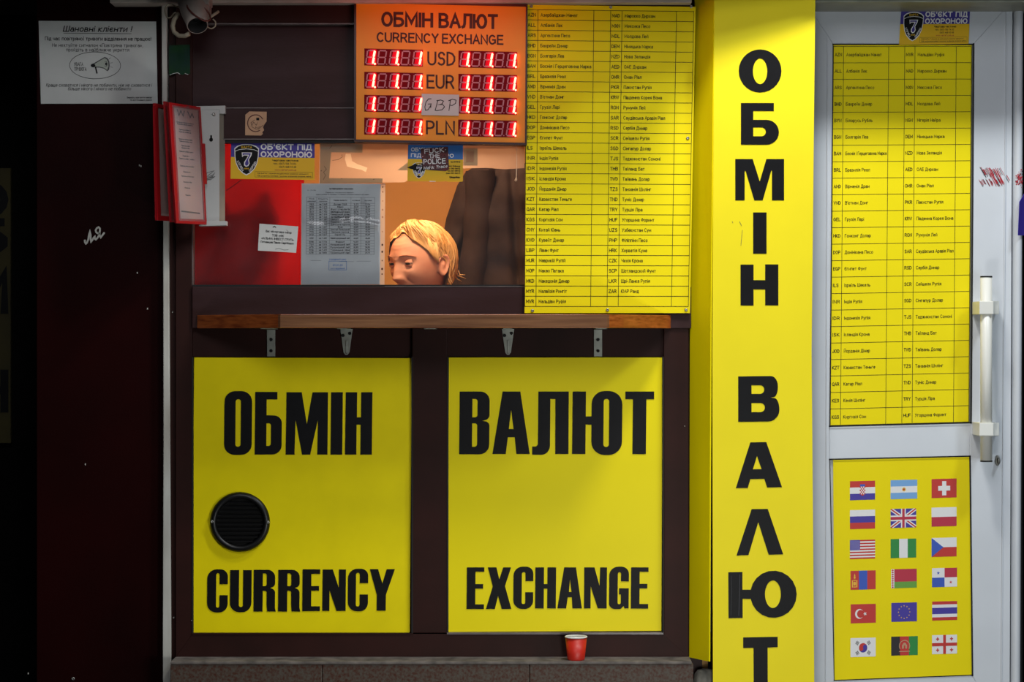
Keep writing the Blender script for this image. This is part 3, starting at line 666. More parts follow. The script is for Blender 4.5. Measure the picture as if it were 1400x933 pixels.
# red and black marker hatching on the door frame
random.seed(11); mb = MB()
def hatch(x0, x1, ys, o, m2=0.35):
    x = x0
    while x < x1:
        for ya, yb in ys:
            a = ya + random.uniform(-2, 2); b = yb + random.uniform(-2, 2)
            if random.random() < 0.86:
                mb.line(px, [(x, a), (x + (b - a) * 0.55, b)], random.uniform(.55, .95), o + random.uniform(0, 1e-4), 'graffiti_black' if random.random() < m2 else 'graffiti_red')
        x += random.uniform(1.0, 1.7)
hatch(1338.5, 1368, ((230.5, 240.5), (246, 253)), LO + 0.0012); hatch(1352, 1366, ((236, 250),), LO + 0.0014, 0.1)
hatch(1372.5, 1376.5, ((240, 248),), LO + 0.0012, 0.1)
obj('marker_scribble', mb, dr)
mb = MB()
for i in range(95):
    x = random.uniform(1387.5, 1397); y = random.gauss(247, 4.2)
    c = W(x, y, LO); xc = 1393 - 4.5 * (y + 30) / 1030; cx = W(xc, y, LO).x; u = (c.x - cx) / 0.0125
    if abs(u) > 0.9: continue
    d = -(LO - 0.01) - 0.022 * (1 - u * u) ** 0.35 - 0.0006 - i * 4e-6
    r = random.uniform(.0007, .0016); m = 'graffiti_red' if random.random() < .8 else 'graffiti_black'
    mb.face([Vector((c.x - r, d, c.z - r * 1.5)), Vector((c.x + r, d, c.z - r)), Vector((c.x + r * .8, d, c.z + r * 1.6)), Vector((c.x - r * .7, d, c.z + r))], m)
obj('marker_scribble', mb, dr)
st = Quad((1393.5, 276, LO + .034), (1402, 262, LO + .01), (1400, 322, LO + .01), (1391.5, 322, LO + .034), 8, 45)
mb = MB(); mb.rect(st, 0, 0, 8, 45, 0.001, 0, 'flag_blue'); t = obj('door_sticker', mb)
tag(t, 'dark blue sticker wrapped on the white door post at the right edge', 'sticker')
# ================================================================ SIGNS
INKO = 0.0009
# ---- two yellow window panels
def panel(name, label, corners, o):
    tl, tr, br, bl = corners
    M = PQ(tl, tr, br, bl, o)
    return M
t1 = thing('sign_panel', 'yellow panel with black ОБМІН and CURRENCY lettering, round vent in it', 'sign', tuple(W(413, 867, 0.01)), 'yellow panels under the counter')
M = PQ((265.5, 489), (563, 490), (560.4, 866), (262.8, 867), 0.010)
mb = MB(); mb.rect(M, 265.5, 489, 563, 867, 0, -0.003, 'yellow_dirty'); obj('sheet', mb, t1)
sk = -0.012
def L(s, contours, org, sc, parent, MM=None, skew=sk, o=INKO): return letter('letter', MM or px, contours, o, o - 0.0007, 'ink', parent, org, sc, skew)
OP = 0.0108
def Lp(contours, org, sc, parent): return letter('letter', px, contours, OP + 0.0006, OP - 0.0003, 'ink', parent, org, sc, -0.010)
org = (290, 520); sc = 5.8333
Lp([bx(100, 88, 321, 597, 85), bx(190, 152, 232, 532, 20)], org, sc, t1)
Lp([[(345, 94), (522, 94), (522, 154), (437, 154), (437, 280), (560, 284, 78), (560, 594, 75), (345, 594)], [(437, 345), (473, 345, 34), (473, 525, 30), (437, 525)]], org, sc, t1)
Lp([[(594, 97), (716, 97), (759, 350), (802, 97), (926, 97), (926, 595), (844, 595), (847, 318), (788, 595), (723, 595), (669, 318), (663, 595), (592, 595)]], org, sc, t1)
Lp([bx(950, 97, 1044, 595)], org, sc, t1)
Lp([[(1067, 97), (1158, 97), (1158, 297), (1190, 297), (1190, 97), (1280, 97), (1280, 595), (1188, 595), (1188, 356), (1156, 356), (1156, 595), (1065, 595)]], org, sc, t1)
org = (270, 765); sc = 4.8276
def Cc(x0, x1, y0, y1, xi0, xi1, ya, yb, yc0, yc1, r=62, ri=11):
    return [[(x0, y0, r), (x1, y0, r), (x1, ya), (xi1, ya), (xi1, yc0, ri), (xi0, yc0, ri), (xi0, yc1, ri), (xi1, yc1, ri), (xi1, yb), (x1, yb), (x1, y1, r), (x0, y1, r)]]
Lp(Cc(66, 202, 67, 352, 125, 148, 165, 238, 92, 320), org, sc, t1)
Lp([[(217, 72), (276, 72), (276, 316, 12), (303, 316, 12), (303, 72), (359, 72), (359, 350, 62), (217, 350, 62)]], org, sc, t1)
def Rr(x, y0=70):
    return [[(x, y0), (x + 141, y0, 50), (x + 141, 178, 40), (x + 108, 190), (x + 141, 203, 35), (x + 141, 320), (x + 147, 346), (x + 90, 346), (x + 86, 300), (x + 86, 208, 14), (x + 60, 208), (x + 60, 346), (x, 346)],
            [(x + 60, 94), (x + 86, 94, 16), (x + 86, 178, 16), (x + 60, 178)]]
Lp(Rr(373), org, sc, t1); Lp(Rr(535), org, sc, t1)
def Ee(x, y0, y1, w=118, st=58):
    h = y1 - y0; return [[(x, y0), (x + w, y0), (x + w, y0 + 30), (x + st, y0 + 30), (x + st, y0 + h * .40), (x + w - 7, y0 + h * .40), (x + w - 7, y0 + h * .51), (x + st, y0 + h * .51), (x + st, y1 - 32), (x + w, y1 - 32), (x + w, y1), (x, y1)]]
Lp(Ee(695, 67, 343, 116), org, sc, t1)
Lp([[(828, 68), (894, 68), (935, 190), (935, 68), (981, 68), (981, 342), (921, 342), (874, 205), (874, 342), (827, 342)]], org, sc, t1)
Lp(Cc(995, 1128, 63, 345, 1048, 1073, 158, 233, 90, 312), org, sc, t1)
Lp([[(1139, 66), (1193, 66), (1222, 160), (1250, 66), (1304, 66), (1246, 235), (1246, 340), (1186, 340), (1186, 235)]], org, sc, t1)
t1['group'] = 'yellow panels under the counter'
t2 = thing('sign_panel', 'plain yellow panel with black ВАЛЮТ and EXCHANGE lettering, right of the other', 'sign', tuple(W(760, 864, 0.01)), 'yellow panels under the counter')
M = PQ((613.8, 489), (906, 489), (904.2, 863), (611.6, 864.5), 0.010)
mb = MB(); mb.rect(M, 613.8, 489, 906, 864.5, 0, -0.003, 'yellow_sheet'); obj('sheet', mb, t2)
org = (610, 520); sc = 4.6667
Lp([[(87, 73), (279, 73, 60), (279, 248, 46), (232, 260), (279, 268, 46), (279, 474, 62), (87, 474)], [(169, 120), (202, 120, 30), (202, 238, 26), (169, 238)], [(169, 276), (201, 276, 26), (201, 426, 28), (169, 426)]], org, sc, t2)
Lp([[(361, 73), (474, 73), (538, 472), (452, 472), (441, 365), (397, 365), (385, 472), (300, 472)], [(417, 190), (433, 313), (403, 313)]], org, sc, t2)
Lp([[(589, 73), (783, 73), (785, 472), (701, 472), (698, 121), (666, 121), (667, 478, 60, 60), (553, 476), (553, 424), (589, 424, 26)]], org, sc, t2)
Lp([[(808, 73), (893, 73), (893, 232), (930, 232), (930, 70, 85), (1126, 70, 85), (1126, 478, 85), (930, 478, 85), (930, 284), (893, 284), (893, 472), (808, 472)], bx(1007, 120, 1042, 427, 17)], org, sc, t2)
Lp([[(1145, 73), (1328, 73), (1328, 122), (1279, 122), (1279, 472), (1193, 472), (1193, 122), (1145, 122)]], org, sc, t2)
org = (625, 765); sc = 5.0909
Lp(Ee(69, 57, 347, 121, 60), org, sc, t2)
Lp([[(215, 57), (274, 57), (295, 140), (322, 57), (376, 57), (335, 187), (381, 347), (314, 347), (288, 255), (266, 347), (204, 347), (250, 190)]], org, sc, t2)
Lp(Cc(394, 532, 52, 347, 452, 477, 153, 230, 90, 312), org, sc, t2)
Lp([[(546, 57), (606, 57), (606, 173), (630, 173), (630, 57), (690, 57), (690, 343), (630, 343), (630, 205), (606, 205), (606, 343), (546, 343)]], org, sc, t2)
Lp([[(746, 57), (828, 57), (872, 343), (806, 343), (801, 265), (773, 265), (762, 343), (701, 343)], [(787, 140), (798, 228), (781, 228)]], org, sc, t2)
Lp([[(886, 57), (957, 57), (993, 185), (996, 57), (1044, 57), (1044, 343), (982, 343), (932, 190), (932, 343), (886, 343)]], org, sc, t2)
Lp([[(1060, 52, 62), (1197, 52, 62), (1197, 155), (1142, 155), (1142, 90, 11), (1120, 90, 11), (1120, 314, 11), (1142, 314, 11), (1142, 245), (1129, 245), (1129, 203), (1197, 203), (1197, 343), (1168, 343), (1163, 325), (1140, 347), (1060, 347, 62)]], org, sc, t2)
Lp(Ee(1212, 57, 344, 121, 60), org, sc, t2)

# ---- round vent in the first panel
vt = thing('air_vent', 'round black louvred vent set in the yellow CURRENCY panel', 'vent', tuple(W(328, 755, 0.012)))
c = W(328.3, 714, 0.011); R = 0.0775
mb = MB(); mb.lathe(c, (0, -1, 0), [(R, 0), (R, 0.006), (R * .93, 0.012), (R * .86, 0.013), (R * .80, 0.010), (R * .785, 0.003), (R * .77, 0.0)], 'black_plastic', 48); obj('vent_ring', mb, vt, smooth=True)
mb = MB(); mb.lathe(c, (0, -1, 0), [(R * .8, 0.001), (0.0001, 0.001)], 'dark_hole', 32); obj('vent_back', mb, vt)
for i in range(10):
    z = R * .72 * (1 - 2 * (i + .5) / 10); hw = math.sqrt(max(0, (R * .775) ** 2 - z * z))
    mb = MB(); zz = c.z + z
    mb.v = [Vector(v) for v in ((c.x - hw, c.y - .002, zz + .0045), (c.x + hw, c.y - .002, zz + .0045), (c.x + hw, c.y - .0095, zz - .001), (c.x - hw, c.y - .0095, zz - .001),
            (c.x - hw, c.y - .0085, zz - .0024), (c.x + hw, c.y - .0085, zz - .0024), (c.x + hw, c.y - .001, zz + .003), (c.x - hw, c.y - .001, zz + .003))]
    mb.f = [(0, 1, 2, 3), (3, 2, 5, 4), (4, 5, 6, 7), (0, 3, 4, 7), (1, 6, 5, 2)]; mb.m = [mb.mi('black_plastic')] * 5
    obj('slat', mb, vt)
for x in (290, 366.5): screw('screw', x, 713.5 + (x > 300), 0.023, 0.004, vt)

# ---- vertical sign box between window and door
vs = thing('vertical_sign', 'tall yellow box sign with ОБМІН ВАЛЮТ letters stacked from top to bottom', 'sign', (wx(1044), -0.05, 0.02))
mb = MB(); mb.poly(px, [(976.5, -30), (1115, -30), (1109.8, 480), (1113.6, 960), (1113.6, 1005), (974.8, 1005), (973.8, 480)], 0.100, 0.096, 'yellow_gloss'); obj('front_panel', mb, vs, bevel=0.0008)
mb = MB()
for a in (0,):
    c = [W(950, -30, 0.012), W(976.2, -30, 0.099), W(969.4, 905, 0.099), W(942.3, 899.2, 0.012)]
    # follow the kink of the return at mid height
    cm = [W(943.2, 440, 0.012), W(971.5, 440, 0.099)]
    th = Vector((-0.0015, 0.003, 0))
    mb.v = [c[0], c[1], cm[1], cm[0], c[2], c[3]] + [v + Vector((0.003, 0.0015, 0)) for v in (c[0], c[1], cm[1], cm[0], c[2], c[3])]
    mb.f = [(0, 3, 2, 1), (3, 5, 4, 2), (6, 7, 8, 9), (9, 8, 10, 11), (0, 1, 7, 6), (5, 11, 10, 4), (1, 2, 8, 7), (2, 4, 10, 8)]
    mb.m = [mb.mi('yellow_sheet')] * 8
obj('side_panel', mb, vs)
mb = MB(); mb.rect(px, 978, -30, 1104, 1005, 0.095, -0.03, 'gasket'); obj('sign_body', mb, vs)
O1 = 0.1006
def Lv(contours, org, sc): return letter('letter', px, contours, O1 + 0.0004, O1 - 0.0004, 'ink', vs, org, sc, 0.0)
sc = 6.2182
Lv([ellc(306, 230, 182, 183), ellc(306, 233, 61, 109)], (990, 60), sc)
Lv([[(143, 503), (423, 503), (423, 571), (248, 571), (248, 646), (466, 646, 110, 105), (466, 858, 110, 105), (143, 858)], [(248, 710), (355, 710, 38), (355, 786, 38), (248, 786)]], (990, 60), sc)
Lv([[(95, 47), (243, 47), (303, 238), (360, 47), (510, 47), (510, 398), (407, 398), (407, 145), (401, 145), (328, 398), (257, 398), (183, 148), (175, 148), (175, 398), (95, 398)]], (990, 210), sc)
Lv([bx(247, 501, 361, 852)], (990, 210), sc)
Lv([[(262, 140), (470, 140), (470, 388), (655, 388), (655, 137), (865, 137), (865, 790), (655, 790), (655, 535), (470, 535), (470, 792), (262, 792)]], (990, 350), 11.664)
sc = 5.4909
Lv([[(106, 55), (300, 52, 60), (404, 52, 85, 80), (404, 205, 50, 70), (345, 214), (415, 222, 60, 80), (415, 393, 110, 92), (106, 396)], [(206, 121), (301, 121, 32), (301, 186, 32), (206, 186)], [(206, 254), (306, 254, 34), (306, 323, 34), (206, 323)]], (990, 505), sc)
Lv([[(197, 550), (317, 548), (435, 887), (323, 889), (302, 824), (197, 826), (178, 893), (88, 894)], [(247, 651), (281, 751), (216, 752)]], (990, 505), sc)
Lv([[(270, 190), (428, 188), (580, 634), (437, 638), (335, 318), (239, 641), (122, 645)]], (990, 670), 7.173)
sc = 6.1
Lv([[(35, 18), (153, 15), (153, 163), (222, 163)] + [(412 + 194 * math.cos(a), 201 + 197 * math.sin(a)) for a in [math.radians(190 + 17 * i) for i in range(21)]] + [(219, 240), (155, 240), (155, 399), (37, 401)], ellc(407, 201, 66, 115)], (990, 780), sc)
Lv([[(159, 561), (447, 556), (447, 642), (363, 646), (365, 1180), (248, 1180), (245, 648), (159, 650)]], (990, 780), sc)
mb = MB()
for x0, y0, x1, y1 in ((1002, 305, 1001, 303), (1011, 303, 1014, 309), (1015, 315, 1013, 336)): mb.line(px, [(x0, y0), (x1, y1)], .5, 0.1008, 'ink_faint')
mb.line(px, [(1000, 788), (1000.5, 810), (999.3, 842)], .5, 0.1018, 'ink_faint'); mb.line(px, [(1011.5, 786), (1011, 815), (1010, 842)], .8, 0.1018, 'ink_faint')
tag(obj('scuff_marks', mb, vs), kind='stuff')

# ---- currency boards
B1L = '''AZN Азербайджан Манат|ALL Албанія Лек|ARS Аргентина Песо|BHD Бахрейн Динар|BGN Болгарія Лев|BAM Боснія і Герцеговина Марка|BRL Бразилія Реал|AMD Вірменія Драм|VND В'єтнам Донг|GEL Грузія Ларі|HKD Гонконг Долар|DOP Домінікана Песо|EGP Єгипет Фунт|ILS Ізраїль Шекель|INR Індія Рупія|IDR Індонезія Рупія|ISK Ісландія Крона|JOD Йорданія Дінар|KZT Казахстан Теньге|QAR Катар Ріал|KGS Киргизія Сом|CNY Китай Юань|KWD Кувейт Динар|LBP Ліван Фунт|MUR Маврикій Рупій|MOP Макао Патака|MKD Македонія Денар|MYR Малайзія Рингіт|MVR Мальдіви Руфія'''.split('|')
B1R = '''MAD Марокко Дирхам|MXN Мексика Песо|MDL Молдова Лей|DEM Німецька Марка|NZD Нова Зеландія|AED ОАЕ Дирхам|OMR Оман Ріал|PKR Пакистан Рупія|KRW Південна Корея Вона|RON Румунія Лей|SAR Саудівська Аравія Ріал|RSD Сербія Динар|SCR Сейшели Рупія|SGD Сінгапур Долар|TJS Таджикистан Сомоні|THB Таїланд Бат|TWD Тайвань Долар|TZS Танзанія Шилінг|TND Туніс Динар|TRY Турція Ліра|HUF Угорщина Форинт|UZS Узбекистан Сум|PHP Філіппіни Песо|HRK Хорватія Куна|CZK Чехія Крона|SCP Шотландский Фунт|LKR Шрі-Ланка Рупія|ZAR ЮАР Ранд|'''.split('|')
D1L = B1L[:4] + ['BYN Білорусь Рубль'] + B1L[4:20] + ['KES Кенія Шилінг', 'KGS Киргизія Сом']
D1R = ['MVR Мальдіви Руфія'] + B1R[:3] + ['NGN Нігерія Найра'] + B1R[3:21]
def cboard(root, M, colsT, y0, y1, L_, R_, th, h, lw):
    n = len(L_); mb = MB(); X = colsT
    for i in range(n + 1): mb.line(M, [(X[0], y0 + (y1 - y0) * i / n), (X[6], y0 + (y1 - y0) * i / n)], lw, 0.0004, 'ink')
    for x in X: mb.line(M, [(x, y0), (x, y1)], lw, 0.00045, 'ink')
    obj('table_grid', mb, root)
    for k, lst in ((0, L_), (3, R_)):
        mb = MB()
        for i, s in enumerate(lst):
            if not s: continue
            code, name = s.split(' ', 1); yb = y0 + (y1 - y0) * (i + .5) / n + h * .5
            text(mb, M, code, X[k] + 2.2, yb, h, th * 1.2, 0.0005, w=(X[k + 1] - X[k]) * .66 if code != 'ILS' else 7)
            wN = text_width(name) * h / 10 * .93; mw = (X[k + 2] - X[k + 1]) - 6
            text(mb, M, name, X[k + 1] + 4, yb, h, th, 0.0005, w=min(wN, mw))
        tag(obj('printed_text', mb, root), kind='stuff')
bd = thing('currency_board', 'tall yellow currency table screwed on beside the serving window', 'sign', tuple(W(830, 428, 0.04)))
M = PQ((719.5, 6.5), (951.2, 9.2), (943.4, 428.4), (717, 428.4), 0.036)
mb = MB(); mb.rect(M, 719.5, 6.5, 951.2, 428.4, 0, -0.004, 'yellow_flat'); obj('board_sheet', mb, bd, bevel=0.0008)
cboard(bd, M, (719.9, 735.6, 812, 835, 850.6, 925, 948.6), 13.2, 419.2, B1L, B1R, .64, 4.3, .7)
for x, y in ((726.5, 8.8), (835, 9.8), (945, 9), (728, 425), (830.5, 424), (938, 424), (940.3, 189)): screw('screw', x, y, 0.0362, 0.0042, bd)
# door board
db = thing('currency_board', 'tall yellow currency table behind the upper glass of the white door', 'sign', tuple(W(1230, 582, LO)))
M = PQ((1139, 61.5), (1328.6, 61.5), (1324.8, 578), (1134.6, 582.8), LO + 0.0005 - 0.002)
mb = MB(); mb.rect(M, 1139, 61.5, 1328.6, 582.8, 0, -0.002, 'yellow_flat'); obj('board_sheet', mb, db)
cboard(db, M, (1139.6, 1153.4, 1215, 1237, 1251, 1307.4, 1328), 63.5, 582, D1L, D1R, .6, 4.1, .65)

# ---- flag board in the lower door
fb = thing('flag_board', 'yellow board with eighteen printed flags in the lower door panel', 'sign', tuple(W(1235, 930, LO)))
M = PQ((1139, 629), (1326, 624.4), (1329, 923.4), (1141, 930.2), LO + 0.0005 - 0.002)
mb = MB(); mb.rect(M, 1139, 629, 1326, 930.2, 0, -0.002, 'yellow_flat'); obj('board_sheet', mb, fb)
def star(mb, M, x, y, r, o, m, n=5, k=.42, rot=-90):
    mb.poly(M, [(x + (r if i % 2 == 0 else r * k) * math.cos(math.radians(rot + 180 / n * i)), y + (r if i % 2 == 0 else r * k) * math.sin(math.radians(rot + 180 / n * i))) for i in range(2 * n)], o, None, m)
def flag(kind, x, y, w, h, label):
    F_ = LO - .0014; q = Quad((x, y, F_), (x + w, y - .9, F_), (x + w, y + h - 1, F_), (x, y + h, F_), 36, 24)
    mb = MB(); A, B_, Cc_, E_ = 0.0003, 0.0005, 0.0007, 0.0009
    def r(x0, y0, x1, y1, m, o=A): mb.rect(q, x0, y0, x1, y1, o, None, m)
    def hs(*ms):
        n = len(ms)
        for i, m in enumerate(ms): r(0, 24 * i / n, 36, 24 * (i + 1) / n, m)
    def vsb(*ms):
        n = len(ms)
        for i, m in enumerate(ms): r(36 * i / n, 0, 36 * (i + 1) / n, 24, m)
    if kind == 'hr':
        hs('flag_red', 'white_print', 'flag_blue')
        for i in range(5):
            for j in range(5): r(14 + i * 1.6, 7 + j * 2.0, 15.6 + i * 1.6, 9 + j * 2.0, 'flag_red' if (i + j) % 2 == 0 else 'white_print', B_)
        r(14.4, 4.2, 21.6, 7, 'flag_mid_blue', B_); r(16, 17, 20, 18.4, 'flag_red', B_)
    if kind == 'ar': hs('flag_sky', 'white_print', 'flag_sky'); mb.ell(q, 18, 12, 2.6, 2.6, B_, None, 'flag_gold', 14); mb.ell(q, 18, 12, 1.3, 1.3, Cc_, None, 'graffiti_red', 8)
    if kind == 'ch': r(0, 0, 36, 24, 'flag_red'); r(15.2, 3, 21.2, 21, 'white_print', B_); r(9.5, 9, 26.8, 15, 'white_print', Cc_)
    if kind == 'ru': hs('white_print', 'flag_blue', 'flag_red')
    if kind == 'gb':
        r(0, 0, 36, 24, 'flag_blue')
        mb.poly(q, [(0, 0), (4, 0), (36, 21.4), (36, 24), (32, 24), (0, 2.6)], B_, None, 'white_print'); mb.poly(q, [(36, 0), (32, 0), (0, 21.4), (0, 24), (4, 24), (36, 2.6)], B_ + 2e-5, None, 'white_print')
        mb.poly(q, [(0, 0), (1.6, 0), (36, 23), (36, 24), (34.5, 24), (0, 1)], B_ + 6e-5, None, 'flag_red'); mb.poly(q, [(36, 0), (34.4, 0), (0, 23), (0, 24), (1.6, 24), (36, 1)], B_ + 8e-5, None, 'flag_red')
        r(14.6, 0, 21.4, 24, 'white_print', Cc_); r(0, 8.4, 36, 15.6, 'white_print', Cc_ + 2e-5); r(16.3, 0, 19.7, 24, 'flag_crimson', E_); r(0, 10.2, 36, 13.8, 'flag_crimson', E_ + 2e-5)
    if kind == 'pl': hs('white_print', 'flag_crimson')
    if kind == 'us':
        for i in range(13): r(0, 24 * i / 13, 36, 24 * (i + 1) / 13, 'flag_red' if i % 2 == 0 else 'white_print')
        r(0, 0, 14.4, 12.9, 'flag_blue', B_)
        for i in range(9):
            for j in range(6 - (i % 2)): mb.ell(q, 1.2 + (i % 2) * 1.2 + j * 2.4, 1.4 + i * 1.28, .42, .42, Cc_, None, 'white_print', 5)
    if kind == 'ng': vsb('flag_green', 'white_print', 'flag_green')
    if kind == 'cz': hs('white_print', 'flag_red'); mb.poly(q, [(0, 0), (17, 12), (0, 24)], B_, None, 'flag_mid_blue')
    if kind == 'mn':
        vsb('flag_red', 'flag_mid_blue', 'flag_red')
        r(2, 12, 3.6, 21, 'flag_gold', B_); r(8.2, 12, 9.8, 21, 'flag_gold', B_); r(4.1, 11.5, 7.7, 12.6, 'flag_gold', B_); r(4.1, 19.9, 7.7, 21, 'flag_gold', B_); mb.ell(q, 5.9, 16.2, 1.9, 2.6, B_, None, 'flag_gold', 12); mb.ell(q, 5.9, 8.6, 1.3, 1.6, B_, None, 'flag_gold', 10); mb.poly(q, [(5.9, 3.4), (7, 7), (4.8, 7)], B_, None, 'flag_gold')
    if kind == 'by':
        r(0, 0, 36, 16, 'flag_crimson'); r(0, 16, 36, 24, 'flag_lime'); r(0, 0, 4.4, 24, 'white_print', B_)
        for i in range(9): mb.poly(q, [(2.2, i * 2.66 + .2), (3.8, i * 2.66 + 1.33), (2.2, i * 2.66 + 2.5), (.6, i * 2.66 + 1.33)], Cc_, None, 'flag_red')
    if kind == 'pa':
        r(0, 0, 18, 12, 'white_print'); r(18, 0, 36, 12, 'flag_crimson'); r(0, 12, 18, 24, 'flag_mid_blue'); r(18, 12, 36, 24, 'white_print')
        star(mb, q, 9, 6.2, 2.3, B_, 'flag_mid_blue'); star(mb, q, 27, 18.2, 2.3, B_, 'flag_red')
    if kind == 'tr':
        r(0, 0, 36, 24, 'flag_red'); mb.ell(q, 12.5, 12.3, 6.2, 6.2, B_, None, 'white_print', 24); mb.ell(q, 14.1, 12.3, 5, 5, Cc_, None, 'flag_red', 24); star(mb, q, 20.6, 12.3, 2.8, E_, 'white_print', rot=180)
    if kind == 'eu':
        r(0, 0, 36, 24, 'flag_blue')
        for i in range(12): star(mb, q, 18 + 8 * math.cos(math.pi * i / 6), 12 + 8 * math.sin(math.pi * i / 6), 1.1, B_, 'flag_gold')
    if kind == 'th': r(0, 0, 36, 4, 'flag_red'); r(0, 4, 36, 8, 'white_print'); r(0, 8, 36, 16, 'flag_blue'); r(0, 16, 36, 20, 'white_print'); r(0, 20, 36, 24, 'flag_red')
    if kind == 'kr':
        r(0, 0, 36, 24, 'white_print')
        mb.poly(q, [(18 + 6 * math.cos(math.radians(a)), 12.6 + 6 * math.sin(math.radians(a))) for a in range(160, 341, 15)], B_, None, 'flag_red')
        mb.poly(q, [(18 + 6 * math.cos(math.radians(a)), 12.6 + 6 * math.sin(math.radians(a))) for a in range(-20, 161, 15)], B_, None, 'flag_blue')
        mb.ell(q, 15.2, 13.6, 3, 3, Cc_, None, 'flag_red', 14); mb.ell(q, 20.8, 11.6, 3, 3, Cc_, None, 'flag_blue', 14)
        for cx, cy, a in ((9.8, 6.4, -55), (26.2, 6.4, 55), (9.8, 19, 55), (26.2, 19, -55)):
            for d in (-1.5, 0, 1.5):
                ca, sa = math.cos(math.radians(a)), math.sin(math.radians(a))
                mx_, my_ = cx - sa * d, cy + ca * d; mb.line(q, [(mx_ - ca * 2, my_ - sa * 2), (mx_ + ca * 2, my_ + sa * 2)], .8, B_, 'flag_black')
    if kind == 'af':
        vsb('flag_black', 'flag_red', 'flag_green'); mb.line(q, arc(18, 12, 7, 7, 150, 390, 14), 1.0, B_, 'stamp'); r(14.6, 10.5, 21.4, 15.5, 'stamp', B_); mb.ell(q, 18, 10.5, 2.4, 2.6, B_ + 5e-5, None, 'stamp', 12); r(17, 11.5, 19, 15.5, 'flag_red', Cc_); mb.line(q, [(11, 19), (25, 19)], 1.0, B_, 'stamp')
    if kind == 'ge':
        r(0, 0, 36, 24, 'white_print'); r(16, 0, 20, 24, 'flag_red', B_); r(0, 10, 36, 14, 'flag_red', Cc_)
        for cx in (8, 28):
            for cy in (5, 19): r(cx - .7, cy - 2.3, cx + .7, cy + 2.3, 'flag_red', B_); r(cx - 2.3, cy - .7, cx + 2.3, cy + .7, 'flag_red', Cc_)
    o = obj('flag', mb, fb); o['label'] = label
KS = [[('hr', 'red, white and blue striped flag with small checked shield'), ('ar', 'light blue and white flag with small gold sun'), ('ch', 'red flag with white cross')],
      [('ru', 'white, blue and red striped flag'), ('gb', 'blue flag with red and white crosses'), ('pl', 'white over crimson flag')],
      [('us', 'red and white striped flag with starry blue corner'), ('ng', 'green, white and green vertical striped flag'), ('cz', 'white and red flag with blue triangle')],
      [('mn', 'red, blue, red vertical flag with gold emblem'), ('by', 'crimson and green flag with patterned left edge'), ('pa', 'quartered white, red and blue flag with stars')],
      [('tr', 'red flag with white crescent and star'), ('eu', 'blue flag with ring of gold stars'), ('th', 'red, white and blue horizontal striped flag')],
      [('kr', 'white flag with red and blue disc'), ('af', 'black, red and green vertical flag with emblem'), ('ge', 'white flag with five red crosses')]]
YL = (658.4, 698, 739, 781, 826.8, 873); YM = (657, 696.3, 737.6, 778.8, 824.8, 871); YR = (655.4, 694.5, 736, 777.4, 823, 869)
for r_ in range(6):
    dx = [0, 0, 0, .8, 1, .8][r_]
    flag(KS[r_][0][0], 1162 + dx, YL[r_], 34.4, 26, KS[r_][0][1]); flag(KS[r_][1][0], 1217.6 + dx, YM[r_], 35 if r_ not in (0, 5) else 36.4, 26, KS[r_][1][1]); flag(KS[r_][2][0], 1273.6 + dx * .8, YR[r_], 34.2, 26, KS[r_][2][1])

# ---- LED rate board
ld = thing('rate_display', 'orange ОБМІН ВАЛЮТ rate board with glowing red digits above the window', 'sign', tuple(W(602, 197, 0.05)))
q = Quad((484.4, 0.5, 0.052), (721.4, 6.2, 0.052), (720.2, 198.6, 0.052), (484.2, 194, 0.052), 236, 193)
mb = MB()
for a in ((0, 0, 236, 3.2), (0, 190, 236, 193), (0, 3.2, 2.8, 190), (233.6, 3.2, 236, 190)): mb.rect(q, *a, 0.004, -0.045, 'led_frame')
mb.rect(q, 2, 2, 234, 191, -0.03, -0.044, 'led_frame'); obj('case', mb, ld)
mb = MB(); mb.rect(q, 2.6, 3, 233.8, 190.4, 0.0, -0.004, 'led_face'); obj('face_panel', mb, ld)
for s_, x_, y_, h_, t_, w_ in (('ОБМІН', 38.6, 33.2, 17, 3.9, 67), ('ВАЛЮТ', 116.6, 33.2, 17, 3.9, 77.5), ('CURRENCY', 31.6, 55.2, 11.6, 2.3, 82.5), ('EXCHANGE', 120.6, 55.2, 11.6, 2.3, 81.6),
                              ('USD', 101, 85.3, 16.8, 2.6, 36), ('EUR', 100, 117, 16.8, 2.6, 35.5), ('PLN', 99.4, 179.8, 16.8, 2.6, 37)):
    mb = MB(); text(mb, q, s_, x_, y_, h_, t_, 0.0006, 'ink_brown', w=w_); obj('lettering', mb, ld)
